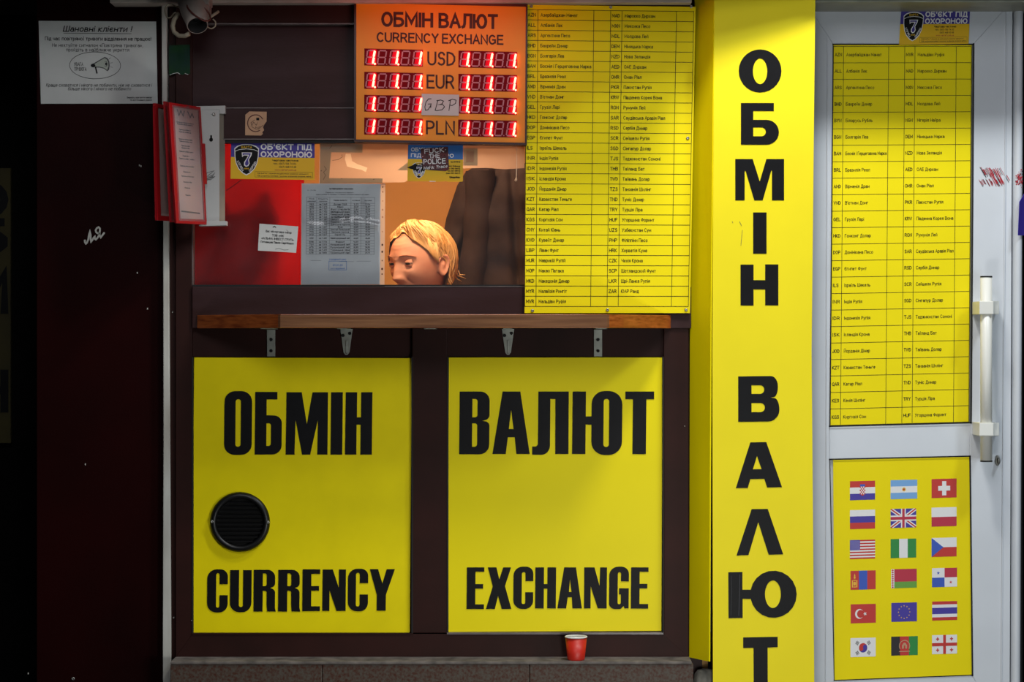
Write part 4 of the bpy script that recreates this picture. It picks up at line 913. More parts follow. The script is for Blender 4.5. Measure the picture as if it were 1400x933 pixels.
def digit(parent, x, y, lit, dp, off=None):
    mb = MB(); H, Wd = 18.2, 9.8; sl = 2.5 / 18.0
    def pt(u, v): return (x + u * Wd + sl * (H - v * H), y + v * H)
    segs = {'a': ((0, 0), (1, 0)), 'g': ((0, .5), (1, .5)), 'd': ((0, 1), (1, 1)), 'f': ((0, 0), (0, .5)), 'e': ((0, .5), (0, 1)), 'b': ((1, 0), (1, .5)), 'c': ((1, .5), (1, 1))}
    for s_, (a, b) in segs.items():
        on = lit and s_ in 'bc'
        if on: continue
        A = pt(*a); B = pt(*b); dx, dy = B[0] - A[0], B[1] - A[1]; l = math.hypot(dx, dy); ux, uy = dx / l, dy / l
        A = (A[0] + ux * .9, A[1] + uy * .9); B = (B[0] - ux * .9, B[1] - uy * .9); nx, ny = -uy, ux; w = 1.15
        # hollow look: pale rim round a dim middle
        mb.line(q, [(A[0] + nx * w * .6, A[1] + ny * w * .6), (B[0] + nx * w * .6, B[1] + ny * w * .6)], .45, 0.0012, 'led_off'); mb.line(q, [(A[0] - nx * w * .6, A[1] - ny * w * .6), (B[0] - nx * w * .6, B[1] - ny * w * .6)], .45, 0.0012, 'led_off')
        mb.line(q, [A, B], .9, 0.0011, 'led_off')
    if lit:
        mb.poly(q, [(x + 3.2 + sl * H, y - 1.6), (x + 13.4 + sl * H * .4, y - 1.6), (x + 13.4, y + H + 1.8), (x + 2, y + H + 1.8)], 0.00105, None, 'led_glow')  # halo round the lit bar, painted as a weakly emissive face
        for a, b in (((1, .02), (1, .49)), ((1, .51), (1, .98))):
            A = pt(*a); B = pt(*b); w = 1.45
            mb.poly(q, [(A[0], A[1] - .6), (A[0] + w, A[1] + 1), (B[0] + w, B[1] - 1), (B[0], B[1] + .6), (B[0] - w, B[1] - 1), (A[0] - w, A[1] + 1)], 0.0042, 0.001, 'led_lit')
    cx, cy = pt(1.28, 1.0)
    mb.ell(q, cx, cy, 1.35 if dp else .8, 1.35 if dp else .8, 0.003 if dp else 0.0012, 0.001, 'led_lit' if dp else 'led_off', 10)
    o = obj('digit', mb, parent); o['label'] = 'glowing red digit one' if lit else 'unlit digit'; return o
DPL = [(1, 0, 1, 0, 0), (1, 0, 1, 0, 1), (1, 0, 1, 0, 0), (0, 0, 1, 0, 1)]
for ri, y in enumerate((65.4, 97.2, 128.6, 159.8)):
    for side, x in ((0, 13.8), (1, 142.2)):
        xs = 0.0 if side == 0 else 0.0
        mb = MB(); mb.rect(q, x, y, x + 79.8, y + 23, 0.001, -0.001, 'led_cell')
        dsp = obj('led_display', mb, ld)
        for k in range(5):
            lit = k in (0, 2, 4); dp = bool(DPL[ri][k]) if side == 0 else lit
            digit(dsp, x + 1.9 + 15.95 * k, y + 2.5, lit, dp)
# paper GBP note stuck on the board
qn = Quad((576.6, 128.4, 0.0555), (627.8, 129.6, 0.0555), (627.2, 158.6, 0.0555), (576.2, 157.4, 0.0555), 51.2, 29)
nt_ = thing('paper_note', 'small white note handwritten GBP stuck on the orange rate board', 'note', tuple(W(602, 158, 0.056)))
mb = MB(); mb.rect(qn, 0, 0, 51.2, 29, 0.0006, 0, 'paper'); obj('paper', mb, nt_)
mb = MB(); o_ = 0.0011
mb.line(qn, [(13, 6.5), (9.5, 6.6), (6, 11), (4.5, 18), (5.5, 22.5), (9, 21.5), (12.4, 16), (13, 13.4), (9, 13.8)], 1.0, o_, 'ink'); mb.line(qn, [(13, 13.2), (12.6, 19)], .9, o_, 'ink')
mb.line(qn, [(22, 9), (19, 21.5)], 1.0, o_, 'ink'); mb.line(qn, [(20.6, 9), (26, 7.8), (30, 9.2), (28, 13), (22.6, 14.6), (29, 14), (31.5, 17), (28.5, 21), (21, 22.6), (18.4, 22)], 1.0, o_, 'ink')
mb.line(qn, [(39.4, 8), (37.6, 22)], 1.0, o_, 'ink'); mb.line(qn, [(37, 8.6), (42, 6.4), (47, 7.6), (46.5, 12), (42, 15), (38.5, 14.6)], 1.0, o_, 'ink')
obj('handwriting', mb, nt_)

# ---- dim sign at the far left edge
fs = thing('side_sign', 'dim yellow sign with dark letters at the far left edge in the dark', 'sign', tuple(W(-30, 606, -0.57)))
mb = MB(); mb.rect(px, -90, 230, 14.5, 606, -0.57, -0.59, 'yellow_dim'); obj('board_sheet', mb, fs)
for s_, y in (('О', 292), ('Б', 342), ('М', 425), ('І', 492), ('Н', 560)):
    mb = MB(); text(mb, px, s_, -34, y, 38 if y < 350 else 50, 11, -0.569, 'ink', w=40); obj('letter', mb, fs)
# ================================================================ SMALLER THINGS
# ---- notice on the left wall
nq = Quad((52.8, 28.5, 0.003), (213.5, 29.5, 0.003), (215.6, 141.6, 0.005), (56, 142, 0.003), 161, 113, curl=lambda u, v: 0.0012 * math.sin(u * 5 + 1) * v)
n1 = thing('wall_notice', 'white printed notice with a megaphone in an oval on the dark left wall', 'notice', tuple(W(135, 142, 0.003)))
mb = MB()
mb.grid(lambda u, v: nq.p(u * 161, v * 113, 0.0), 16, 12, 'paper'); obj('paper', mb, n1, smooth=True)
mb = MB(); e = 0.0008
text(mb, nq, 'Шановні клієнти !', 80, 14.2, 7.2, 1.25, e, w=93, align='c', slant=.22); mb.line(nq, [(34, 16.6), (126.5, 17)], .6, e)
text(mb, nq, 'Під час повітряної тривоги відділення не працює!', 81, 26.3, 4.6, .72, e, w=145, align='c')
text(mb, nq, 'Не нехтуйте сигналом «Повітряна тривога»,', 80, 35.2, 4.4, .5, e, w=124, align='c')
text(mb, nq, 'пройдіть в найближче укриття', 80, 41.4, 4.4, .5, e, w=86, align='c')
text(mb, nq, 'Краще сховатися і нікого не побачити, ніж не сховатися і', 80.5, 89.6, 4.2, .5, e, w=145, align='c', slant=.22)
text(mb, nq, 'більше нікого і нічого не побачити', 81, 94.6, 4.2, .5, e, w=86, align='c', slant=.22)
text(mb, nq, 'Бережіть своє життя завжди', 153, 105.6, 2.0, .4, e, w=34, align='r'); text(mb, nq, 'та життя ваших рідних', 153, 109, 2.0, .4, e, w=30, align='r')
text(mb, nq, 'УВАГА', 47.4, 61.3, 4.4, .55, e, w=12); text(mb, nq, 'ТРИВОГА', 47.4, 67.8, 4.4, .55, e, w=16.5)
mb.line(nq, arc(76, 60.6, 35, 18.4, 0, 360, 48), .62, e)
tag(obj('printed_text', mb, n1), kind='stuff')
mb = MB()
mb.poly(nq, [(73.4, 58.2), (89.4, 49), (93, 50.4), (95.6, 55), (96, 61), (95, 66.5), (92.6, 68.6), (88, 65), (82, 63.6), (75.6, 63.6)], e, None, 'ink_faint')
mb.poly(nq, [(74.6, 59), (89.4, 50.4), (92, 52), (94.2, 56), (94.4, 62), (92.4, 67), (88, 63.8), (82, 62.4), (76, 62.4)], e + 4e-5, None, 'tape')
mb.ell(nq, 90.4, 58.6, 2.6, 3.8, e + 8e-5, None, 'ink_faint', 14); mb.ell(nq, 90.0, 58.6, 2.1, 3.3, e + 1.2e-4, None, 'tape', 14); mb.ell(nq, 91, 58.6, 1.1, 2, e + 1.6e-4, None, 'ink', 12)
mb.ell(nq, 73.2, 60.8, 3.2, 2.5, e + 1e-4, None, 'ink', 14); mb.line(nq, [(76.5, 63), (78.2, 71)], 2.0, e + 2e-4, 'ink')
for a, b in (((94.6, 52.6), (97.4, 50)), ((96.8, 57.4), (100, 56.8)), ((97, 62.4), (99.6, 63.4))): mb.line(nq, [a, b], .45, e, 'ink')
obj('megaphone_drawing', mb, n1)
# white paint scrawl ля
mb = MB(); z = lambda l: [(105 + x / 20.74, 300 + y / 20.74) for x, y in l]
mb.line(px, z([(228, 600), (232, 650), (258, 690), (296, 650), (330, 560), (345, 440), (372, 330), (392, 440), (392, 560), (405, 632), (440, 590), (480, 520), (508, 492), (508, 550), (540, 575), (590, 520), (640, 440)]), 2.5, 0.0006, 'white_trim')
mb.line(px, z([(655, 400), (590, 400), (545, 360), (535, 310), (570, 250), (620, 222), (655, 260), (655, 330), (640, 400), (655, 470), (680, 515), (720, 460), (775, 388)]), 2.4, 0.0007, 'white_trim')
t = obj('graffiti', mb); tag(t, 'small white painted scrawl ля on the dark maroon left wall', 'graffiti')
mb = MB()
for x, y in ((190, 225), (192, 226), (187, 372), (201, 421), (116, 634), (38, 920)): mb.rect(px, x, y, x + 1.4, y + 2.4, 0.0006, None, 'white_trim')
t = obj('paint_fleck', mb); tag(t, 'scattered tiny white paint flecks on the dark maroon left wall', 'fleck', kind='stuff')
t = screw('rivet', 100, 928.5, 0.0, 0.0045, None); tag(t, 'lone round rivet near the foot of the maroon left wall', 'rivet')

# ---- security camera with cables
sc_ = thing('security_camera', 'small pale camera with looped cables hanging in the top left corner', 'camera', tuple(W(262, 0, 0.1)))
A = W(264, 2, 0.10); B = W(270, 35, 0.165); ax = (B - A).normalized()
mb = MB(); Ln = (B - A).length
mb.lathe(A, ax, [(0.0001, -0.01), (0.034, -0.01), (0.039, 0.0), (0.036, Ln * .4), (0.029, Ln * .8), (0.0265, Ln), (0.0245, Ln), (0.0235, Ln - .03), (0.0001, Ln - .034)], 'camera_white', 32, ['camera_white'] * 6 + ['dark_hole'] * 2)
obj('housing', mb, sc_, smooth=True)
mb = MB(); mb.lathe(A + ax * (Ln - .034), ax, [(0.011, 0), (0.011, 0.006), (0.008, 0.009), (0.0001, 0.0095)], 'black_plastic', 20); obj('lens', mb, sc_, smooth=True)
mb = MB(); mb.rect(px, 249, -20, 286, 6, 0.14, 0.07, 'camera_white'); mb.rect(px, 272, 4, 287, 22, 0.11, 0.075, 'camera_white'); obj('bracket', mb, sc_, bevel=0.003)
mb = MB(); mb.tube([W(x, y, o) for x, y, o in ((243, 19, .13), (238, 27, .15), (236, 36, .16), (238, 44, .165), (245, 49, .17), (253, 49, .175), (259, 46, .18))], 0.0058, 'cable', 10); obj('mounting_arm', mb, sc_, smooth=True)
mb = MB(); mb.tube([W(285, 25, .13), (W(299, 15.5, .12))], 0.0038, 'cable', 10); obj('antenna', mb, sc_, smooth=True)
def cable(pts, r, m='cable'):
    P_ = [W(*p) for p in pts]; out = []
    for i in range(len(P_) - 1):
        p0 = P_[max(i - 1, 0)]; p1 = P_[i]; p2 = P_[i + 1]; p3 = P_[min(i + 2, len(P_) - 1)]
        for j in range(5):
            t = j / 5; out.append(0.5 * ((2 * p1) + (p2 - p0) * t + (2 * p0 - 5 * p1 + 4 * p2 - p3) * t * t + (3 * p1 - p0 - 3 * p2 + p3) * t ** 3))
    out.append(P_[-1]); mb = MB(); mb.tube(out, r, m, 7); return obj('cable', mb, sc_, smooth=True)
cable([(252, 10, .09), (244, 10, .1), (236, 7, .11), (230, 6.5, .12), (226, 11, .12), (226, 18, .12), (229, 24, .12), (234, 23, .12), (238, 18, .13), (241, 18, .13)], 0.0022)
cable([(281, 32, .14), (284, 37, .14), (289, 39, .13), (294, 36, .13), (294.5, 30, .13), (291, 26, .13)], 0.0018)
cable([(258, 3, .14), (256, 9, .16), (262, 17, .18), (271, 24, .19), (280, 28.5, .19), (287, 27, .17), (286.5, 20, .15), (280, 12, .15), (270, 6, .15), (262, 4, .14)], 0.0022, 'cable_red')
# ---- green sticker remnant and stamp sticker
mb = MB(); pts = [(231, 62), (259.5, 61), (260, 100.5), (257, 101.8), (254, 100.5), (250, 102.5), (246, 101.5), (242, 99.8), (236, 101.8), (232, 104), (231, 98)]
mb.poly(px, pts, 0.0212, 0.0202, 'green_sticker'); mb.line(px, [(232.5, 102.5), (237, 100.6), (243, 99.4), (246, 101.4)], .7, 0.0215, 'paper'); mb.line(px, [(253, 100.5), (257, 102)], .7, 0.0215, 'paper')
t = obj('sticker', mb); tag(t, 'torn green sticker remnant on the dark frame below the camera', 'sticker')
sk_ = thing('sticker', 'small torn cream sticker with an orange circle drawing on the brown rail', 'sticker', tuple(W(349, 186, .021)))
mb = MB(); pts = [(335.4, 157), (341, 152.4), (364.6, 152.8), (364.4, 166), (361.5, 170), (359.6, 174), (361, 178), (358.5, 181), (359.5, 183), (357, 185.4), (335.2, 185)]
mb.poly(px, pts, 0.0210, 0.0201, 'stamp'); obj('paper', mb, sk_)
mb = MB(); mb.line(px, arc(349.5, 168.5, 11, 11.5, 60, 330, 16), 1.3, 0.0214, 'cable_red'); mb.rect(px, 350.4, 161, 354.4, 164.6, 0.0215, None, 'ink')
mb.line(px, [(344, 172), (347, 167), (350, 171), (353, 166), (349, 175), (356, 173), (351, 177), (345, 174), (343, 168), (348, 164)], .5, 0.0216, 'ink_brown'); mb.line(px, [(353, 177), (360, 171)], .5, 0.0216, 'ink'); obj('drawing', mb, sk_)

# ---- security firm stickers
def shield(mb, M, o, x0=4.6, y0=3.6, w=34, h=43):
    def P_(l): return [(x0 + a * w, y0 + b * h) for a, b in l]
    sh = [(0, .14), (.12, .06), (.3, .01), (.5, 0), (.7, .01), (.88, .06), (1, .14), (.985, .4), (.93, .62), (.82, .8), (.66, .93), (.5, 1), (.34, .93), (.18, .8), (.07, .62), (.015, .4)]
    mb.poly(M, P_(sh), o, None, 'white_print')
    c = lambda l, k: [(.5 + (a - .5) * k, .5 + (b - .5) * k) for a, b in l]
    mb.poly(M, P_(c(sh, .93)), o + 1e-4, None, 'ink')
    mb.line(M, P_([(.02, .24), (.2, .18), (.5, .155), (.8, .18), (.98, .24)]), .7, o + 2e-4, 'white_print')
    text(mb, M, 'ВАРТА', x0 + w / 2, y0 + h * .135, 2.7, .5, o + 2e-4, 'yellow_print', w=w * .42, align='c')
    s7 = [(.3, .27), (.72, .27), (.7, .36), (.6, .5), (.63, .62), (.58, .70), (.48, .73), (.4, .68), (.4, .58), (.5, .46), (.56, .37), (.4, .365), (.32, .42)]
    mb.poly(M, P_(s7), o + 2e-4, None, 'white_print')
    cx_, cy_ = .52, .47
    mb.poly(M, P_([(.335, .295), (.67, .295), (.655, .35), (.56, .5), (.59, .62), (.54, .685), (.47, .69), (.44, .64), (.45, .58), (.55, .44), (.61, .34), (.39, .34), (.345, .37)]), o + 3e-4, None, 'violet_blue')
    text(mb, M, '1995', x0 + w * .51, y0 + h * .81, 1.9, .4, o + 2e-4, 'yellow_print', w=w * .2, align='c')
    text(mb, M, 'СЛУЖБА', x0 + w * .11, y0 + h * .56, 2.6, .5, o + 2e-4, 'white_print', w=h * .36, rot=math.radians(60))
    text(mb, M, 'ОХОРОНИ', x0 + w * .66, y0 + h * .885, 2.6, .5, o + 2e-4, 'white_print', w=h * .36, rot=math.radians(-58))
def secsticker(root, q, blue='violet_blue'):
    mb = MB(); n = 10
    def band(x0, y0, x1, y1, m, o):
        k = 8
        for i in range(k):
            ya = y0 + (y1 - y0) * i / k; yb = y0 + (y1 - y0) * (i + 1) / k
            mb.rect(q, x0, ya, x1, yb, o, None, m)
    band(0, 0, 115, 21.6, blue, 0.0006); band(0, 21.6, 115, 51.5, 'yellow_print', 0.0006); obj('sheet', mb, root)
    mb = MB(); shield(mb, q, 0.0009); obj('shield_emblem', mb, root)
    mb = MB(); e = 0.0009
    text(mb, q, "ОБ'ЄКТ ПІД", 41.6, 10.4, 6.6, 1.75, e, 'white_print', w=69); text(mb, q, 'ОХОРОНОЮ', 41.6, 20.6, 6.6, 1.75, e, 'white_print', w=69)
    text(mb, q, 'Чергова частина:', 75, 26.6, 2.3, .55, e, w=36, align='c'); text(mb, q, 'тел.: (067) 106 74 01;', 74, 31, 2.3, .4, e, 'ink_brown', w=31, align='c')
    text(mb, q, '(067) 468 43 68', 78, 35.4, 2.3, .4, e, 'ink_brown', w=23, align='c'); text(mb, q, 'www.varta7.com.ua', 75, 39.4, 2.1, .36, e, 'graffiti_red', w=29, align='c')
    mb.line(q, [(33.5, 41.2), (112, 41.2), (112, 48.6), (33.5, 48.6), (33.5, 41.2)], .35, e, 'ink_brown')
    text(mb, q, 'ТОВ ВАРТА 7 ліцензія на здійснення охоронної діяльності', 36, 44.3, 1.5, .3, e, 'ink_brown', w=70); text(mb, q, 'ТОВ охоронна компанія технічна та фізична охорона майна', 36, 47.6, 1.5, .3, e, 'ink_brown', w=74)
    tag(obj('printed_text', mb, root), kind='stuff')
s1 = thing('security_sticker', "blue and yellow ОБ'ЄКТ ПІД ОХОРОНОЮ sticker with shield on the serving window glass", 'sticker', tuple(W(372, 246, .001)))
secsticker(s1, Quad((316, 193.2, .001), (430.2, 194.4, .001), (430.2, 246.2, .001), (315.2, 244.6, .001), 115, 51.5))
s2 = thing('security_sticker', "blue and yellow ОБ'ЄКТ ПІД ОХОРОНОЮ sticker with shield at the top of the white door", 'sticker', tuple(W(1278, 61, LO)))
secsticker(s2, Quad((1232.2, 12.8, LO + .0005), (1326.2, 13, LO + .0005), (1324.2, 60, LO + .0045), (1229, 61.4, LO + .0045), 115, 51.5))
s3 = thing('security_sticker', 'worn blue and yellow sticker half covered by a dark one, on the glass', 'sticker', tuple(W(595, 248, .001)))
q3 = Quad((558, 198, .001), (633, 199, .001), (633, 248.6, .001), (557, 248, .001), 75, 50)
mb = MB(); mb.rect(q3, 0, 0, 75, 19.4, .0005, None, 'sky_blue_print'); mb.poly(q3, [(0, 19.4), (75, 19.4), (75, 49), (74, 50), (56, 50.4), (52, 49.6), (36, 50.6), (32, 49.8), (0, 50)], .0005, None, 'yellow_print')
mb.line(q3, [(30, 49.8), (38, 49.9)], .8, .0007, 'white_print'); obj('sheet', mb, s3)
mb = MB(); text(mb, q3, "ОБ'ЄКТ", 4.6, 8.6, 4.4, 1.1, .0008, 'white_print', w=27); text(mb, q3, 'ПІД', 4.6, 16.6, 4.4, 1.1, .0008, 'white_print', w=13); text(mb, q3, 'РО', 52, 16.6, 4.4, 1.1, .0008, 'white_print', w=10)
for i, y in enumerate((23.6, 29.4, 32.8, 36, 39.2)): text(mb, q3, ('тел. 044 53 46', 'вул. Київська', 'тел. 093 406 52', 'тел. 067 408 53', 'факс 044 406 51')[i], 71, y, 1.7, .45, .0008, w=(13, 15, 17, 17, 19)[i], align='r')
text(mb, q3, 'Цілодобово', 71, 45, 2.2, .6, .0008, w=14, align='r'); tag(obj('printed_text', mb, s3), kind='stuff')
mb = MB(); shield(mb, q3, .0008, 6.5, 24, 18, 22); mb.poly(q3, [(-1, 31.5), (8, 27.5), (14, 26.5), (8, 34)], .0013, None, 'ink'); mb.poly(q3, [(17, 26), (22, 24.5), (25, 30), (22, 30)], .0013, None, 'ink'); obj('shield_emblem', mb, s3)
s4 = thing('graffiti_sticker', 'small dark sticker with scrawled white letters over the worn blue-yellow sticker', 'sticker', tuple(W(595, 234, .003)))
q4 = Quad((574.6, 203.6, .0024), (613.4, 200.6, .0024), (614, 233, .0024), (576, 233.6, .0024), 39, 31)
mb = MB(); mb.poly(q4, [(0, 1.5), (2, 0), (38, 0), (39, 30), (34, 32), (14, 30.5), (3, 29)], .0004, 0, 'sticker_dark'); obj('sheet', mb, s4)
mb = MB(); text(mb, q4, 'FUCK', 19, 6.6, 5.4, 1.1, .0008, 'white_print', w=26, align='c', rot=-.03); text(mb, q4, 'THE', 19, 13.6, 5, .9, .0008, 'white_print', w=14, align='c'); text(mb, q4, 'POLICE', 19, 21.6, 6.2, 1.1, .0008, 'white_print', w=30, align='c')
text(mb, q4, 'Marik Trace', 20, 28.2, 3.6, .6, .0008, 'white_print', w=33, align='c', slant=.2, rot=-.06); random.seed(5)
for i in range(34):
    x, y = random.uniform(1, 37), random.uniform(1, 28); mb.line(q4, [(x, y), (x + random.uniform(-3, 3), y + random.uniform(-2, 2))], .5, .0006, random.choice(('white_print', 'graffiti_red', 'ink')))
tag(obj('scrawl', mb, s4), kind='stuff')
# ---- tilted white card
qc = Quad((354.8, 306, .001), (407.8, 309.8, .001), (404.8, 345.8, .001), (352.6, 342.8, .001), 53, 36.6)
n2 = thing('paper_note', 'small tilted white card taped inside the window in front of the red cloth', 'note', tuple(W(380, 345, .001)))
mb = MB(); mb.rect(qc, 0, 0, 53, 36.6, .0006, 0, 'paper'); obj('paper', mb, n2)
mb = MB(); e = .001
text(mb, qc, 'Вас обслуговує касир', 27, 10.6, 2.6, .45, e, w=35, align='c'); text(mb, qc, 'ТОВ «ФК', 26.4, 15.8, 2.6, .5, e, w=16, align='c'); text(mb, qc, '«АЛЬФА ІНВЕСТ ГРУП»', 26, 20.6, 2.8, .5, e, w=44, align='c'); text(mb, qc, 'Гетманцев Павло Сергійович', 26, 25.4, 2.6, .5, e, w=45, align='c')
mb.line(qc, [(19, 3.4), (21, 2.2), (22.5, 3.5)], 1.2, e, 'ink'); mb.line(qc, [(37, 5.5), (41, 9.5)], .4, e, 'ink_faint'); mb.line(qc, [(24, 33.4), (29, 31.8), (36, 33.8), (42, 33)], .5, e, 'ink_faint'); tag(obj('printed_text', mb, n2), kind='stuff')
# ---- rate list in a plastic sleeve
n3 = thing('document', 'grey typed currency list in a crinkled plastic sleeve on the serving window', 'document', tuple(W(467, 389, .001)))
qd = Quad((412.6, 251, .001), (520.4, 251.4, .001), (519.6, 389.2, .001), (411.6, 389.4, .001), 108, 138)
mb = MB(); mb.rect(qd, 0, 0, 108, 138, .0005, 0, 'paper_grey'); obj('paper', mb, n3)
mb = MB(); e = .0008
ys = [18.6, 26.6] + [26.6 + 3.45 * (i + 1) for i in range(13)] + [77.8] + [77.8 + 3.72 * (i + 1) for i in range(5)]
for y in ys: mb.line(qd, [(7, y), (100, y + .3)], .35, e, 'ink_faint')
for x in (7, 20.6, 38.6, 67.6, 81.6, 100): mb.line(qd, [(x, 18.6), (x - .4, ys[-1])], .35, e, 'ink_faint')
text(mb, qd, 'ЗАТВЕРДЖЕНО НАКАЗОМ', 54, 8, 1.7, .5, e, w=32, align='c'); text(mb, qd, 'Перелік іноземних валют', 52, 13, 1.4, .3, e, w=38, align='c'); text(mb, qd, 'курси купівлі та продажу готівкової іноземної валюти за гривні', 56, 15.6, 1.3, .3, e, w=72, align='c')
text(mb, qd, 'м. Київ', 8, 9.6, 1.2, .25, e, w=11)
nm = ('Долар США', 'Євро', 'Фунт стерлінгів', 'Швейцарський франк', 'Канадський долар', 'Австралійський долар', 'Шведська крона', 'Норвезька крона', 'Данська крона', 'Єна', 'Злотий Польський', 'Чеська крона', 'Ізраїль', 'Новий румунський лей', 'Форинт', 'Молдовський лей', 'Румунський лей', 'Турецька ліра', 'Грузинський ларі')
text(mb, qd, 'Код', 14, 21.4, 1.5, .35, e, align='c', w=6); text(mb, qd, 'цифровий', 13.6, 24.8, 1.4, .35, e, align='c', w=11); text(mb, qd, 'Кількість', 29.5, 21.6, 1.4, .35, e, align='c', w=13); text(mb, qd, 'одиниць', 29.5, 24.8, 1.4, .35, e, align='c', w=11)
text(mb, qd, 'Назва валюти', 53, 23.6, 1.7, .4, e, align='c', w=18); text(mb, qd, 'купівля', 74.6, 23.6, 1.4, .35, e, align='c', w=10); text(mb, qd, 'продаж', 91, 23.6, 1.4, .35, e, align='c', w=10)
random.seed(2)
for i in range(min(19, len(ys) - 2)):
    y = (ys[i + 1] + ys[i + 2]) / 2 + .9; s_ = nm[i]
    text(mb, qd, str(random.randint(100, 990)), 13.8, y, 1.8, .48, e, align='c', w=5.4); text(mb, qd, 'за 1 ' + str(random.randint(100, 980)), 29.6, y, 1.8, .45, e, align='c', w=10.5)
    text(mb, qd, s_, 53, y, 1.9, .48, e, align='c', w=min(26, 2.0 * len(s_))); text(mb, qd, '%d,%02d' % (random.randint(0, 46), random.randint(10, 99)), 74.6, y, 1.8, .45, e, align='c', w=6); text(mb, qd, '%d,%02d' % (random.randint(0, 46), random.randint(10, 99)), 90.6, y, 1.8, .45, e, align='c', w=6)
mb.line(qd, [(13, 105), (27, 105)], .35, e, 'ink_faint'); mb.line(qd, [(52, 106.5), (72, 106.5)], .3, e, 'ink_faint'); mb.line(qd, [(76, 106), (95, 106)], .35, e, 'ink_faint')
tag(obj('printed_table', mb, n3), kind='stuff')
mb = MB(); mb.line(qd, [(38, 106), (62, 106), (62, 118), (38, 118), (38, 106)], .6, e, 'ink_blue'); text(mb, qd, '01.01.20', 50, 112.6, 2.2, .5, e, 'ink_blue', align='c', w=13); text(mb, qd, 'ГОЛОВНИЙ ОФІС', 50, 104.6, 1.7, .45, e, 'ink_blue', align='c', w=23); text(mb, qd, 'КАСА ВІДДІЛЕННЯ', 50, 116.8, 1.4, .35, e, 'ink_blue', align='c', w=19); obj('blue_stamp', mb, n3)
qs = Quad((411.4, 250.4, .001), (528, 251, .001), (526.8, 390, .001), (411, 390, .001), 117, 139)
mb = MB(); random.seed(9)
def slv(u, v):
    x = u * 109.5; y = v * 139
    d = 0.0024 + 0.0012 * noise.noise(Vector((u * 5, v * 5, 3))) + 0.0035 * math.exp(-((v - .405 - .02 * math.sin(u * 7)) * 28) ** 2) * (.4 + u) + 0.003 * max(0, noise.noise(Vector((u * 9, v * 9, 7)))) * math.exp(-((u - .85) ** 2 * 20 + (v - .2) ** 2 * 12))
    return qs.p(x, y, d)
mb.grid(slv, 50, 60, 'sleeve'); obj('plastic_sleeve', mb, n3, smooth=True)
mb = MB(); mb.rect(qs, 109.5, 0, 115.8, 139, .001, None, 'sleeve_strip')
for y, r, m in ((5, 1.0, 0), (11.5, 1.4, 1), (24, 1, 1), (36, 1.4, 1), (46, 1.5, 1), (66, 1, 1), (84, 1.6, 0), (93.5, 1.6, 0), (105.5, 1, 0), (117, 1.7, 0), (124, 1.2, 0)): mb.ell(qs, 112.4, y, r * .75, r, .0014, None, 'ink_brown' if not m else 'stamp', 10)
obj('punched_strip', mb, n3)
# ---- papers and tape behind the top of the glass
pc = thing('paper_sheet', 'pale translucent paper taped across the top of the serving window', 'paper', tuple(W(505, 249, -.004)))
qp = Quad((437, 195, -.004), (634, 196, -.004), (634, 248, -.004), (436, 250, -.004), 198, 54)
SCR = [(36, 15), (43, 15), (45, 25), (52, 29), (66, 34), (64, 40), (58, 37), (42, 33.5), (38, 32), (35, 22)]
letter('paper', qp, [[(0, 0), (198, 0), (198, 30), (158, 52), (121, 52), (117, 54.6), (0, 55)], SCR], 0, -.0002, 'cream_paper', pc)
mb = MB(); mb.poly(qp, [(1, 1), (59, 2), (59, 13.5), (1, 13)], .0005, None, 'grey_tape'); mb.poly(qp, [(1, 13), (16, 13), (14, 48), (87, 49), (87, 55), (1, 55)], .0005, None, 'grey_tape'); mb.poly(qp, [(107, 38), (121, 27), (124, 27), (124, 38)], .0006, None, 'grey_tape'); obj('tape', mb, pc)
mb = MB(); mb.poly(qp, SCR, 0, None, 'cream_bright'); obj('torn_scrap', mb, pc)
mb = MB()
for l in ([(6, 50), (9, 44), (6, 40), (10, 36), (7, 32)], [(18, 24), (26, 23), (32, 19)], [(14, 8), (17, 4)]): mb.line(qp, l, .5, .0009, 'ink_faint')
for x, y in ((31, 17), (31, 49), (3, 38), (75, 50)): mb.ell(qp, x, y, .7, .6, .0009, None, 'ink_faint', 6)
tag(obj('pen_marks', mb, pc), kind='stuff')
mb = MB(); mb.poly(px, [(633, 196), (717, 196), (717, 230), (690, 231.5), (664, 229.6), (633, 230.5)], -0.006, None, 'cream_paper'); p2 = obj('paper_sheet', mb); tag(p2, 'pale cream paper strip above the hanging coat in the window', 'paper')
mb = MB(); mb.rect(px, 633.4, 203, 653, 226.5, -0.0045, None, 'grey_tape'); mb.rect(px, 637, 207, 648, 222, -0.0042, None, 'cream_paper'); t = obj('tape_patch', mb); tag(t, 'square of greyish tape right of the worn blue-yellow sticker', 'tape')
mb = MB(); pts = [W(706, 198, -.003), W(706.4, 220, -.003), W(706.2, 232, -.003), W(705.8, 243, -.003)]; mb.tube(pts, .0013, 'cream_wall', 6)
for dx, dy in ((-2.4, 5.4), (-1.2, 7), (.2, 5.8), (.8, 4)): mb.tube([W(706, 241, -.003), W(706 + dx * .4, 244, -.003), W(706 + dx, 243.5 + dy * .7, -.003)], .0006, 'cream_wall', 4)
t = obj('string', mb); tag(t, 'thin frayed string hanging down the right side of the serving window', 'string')

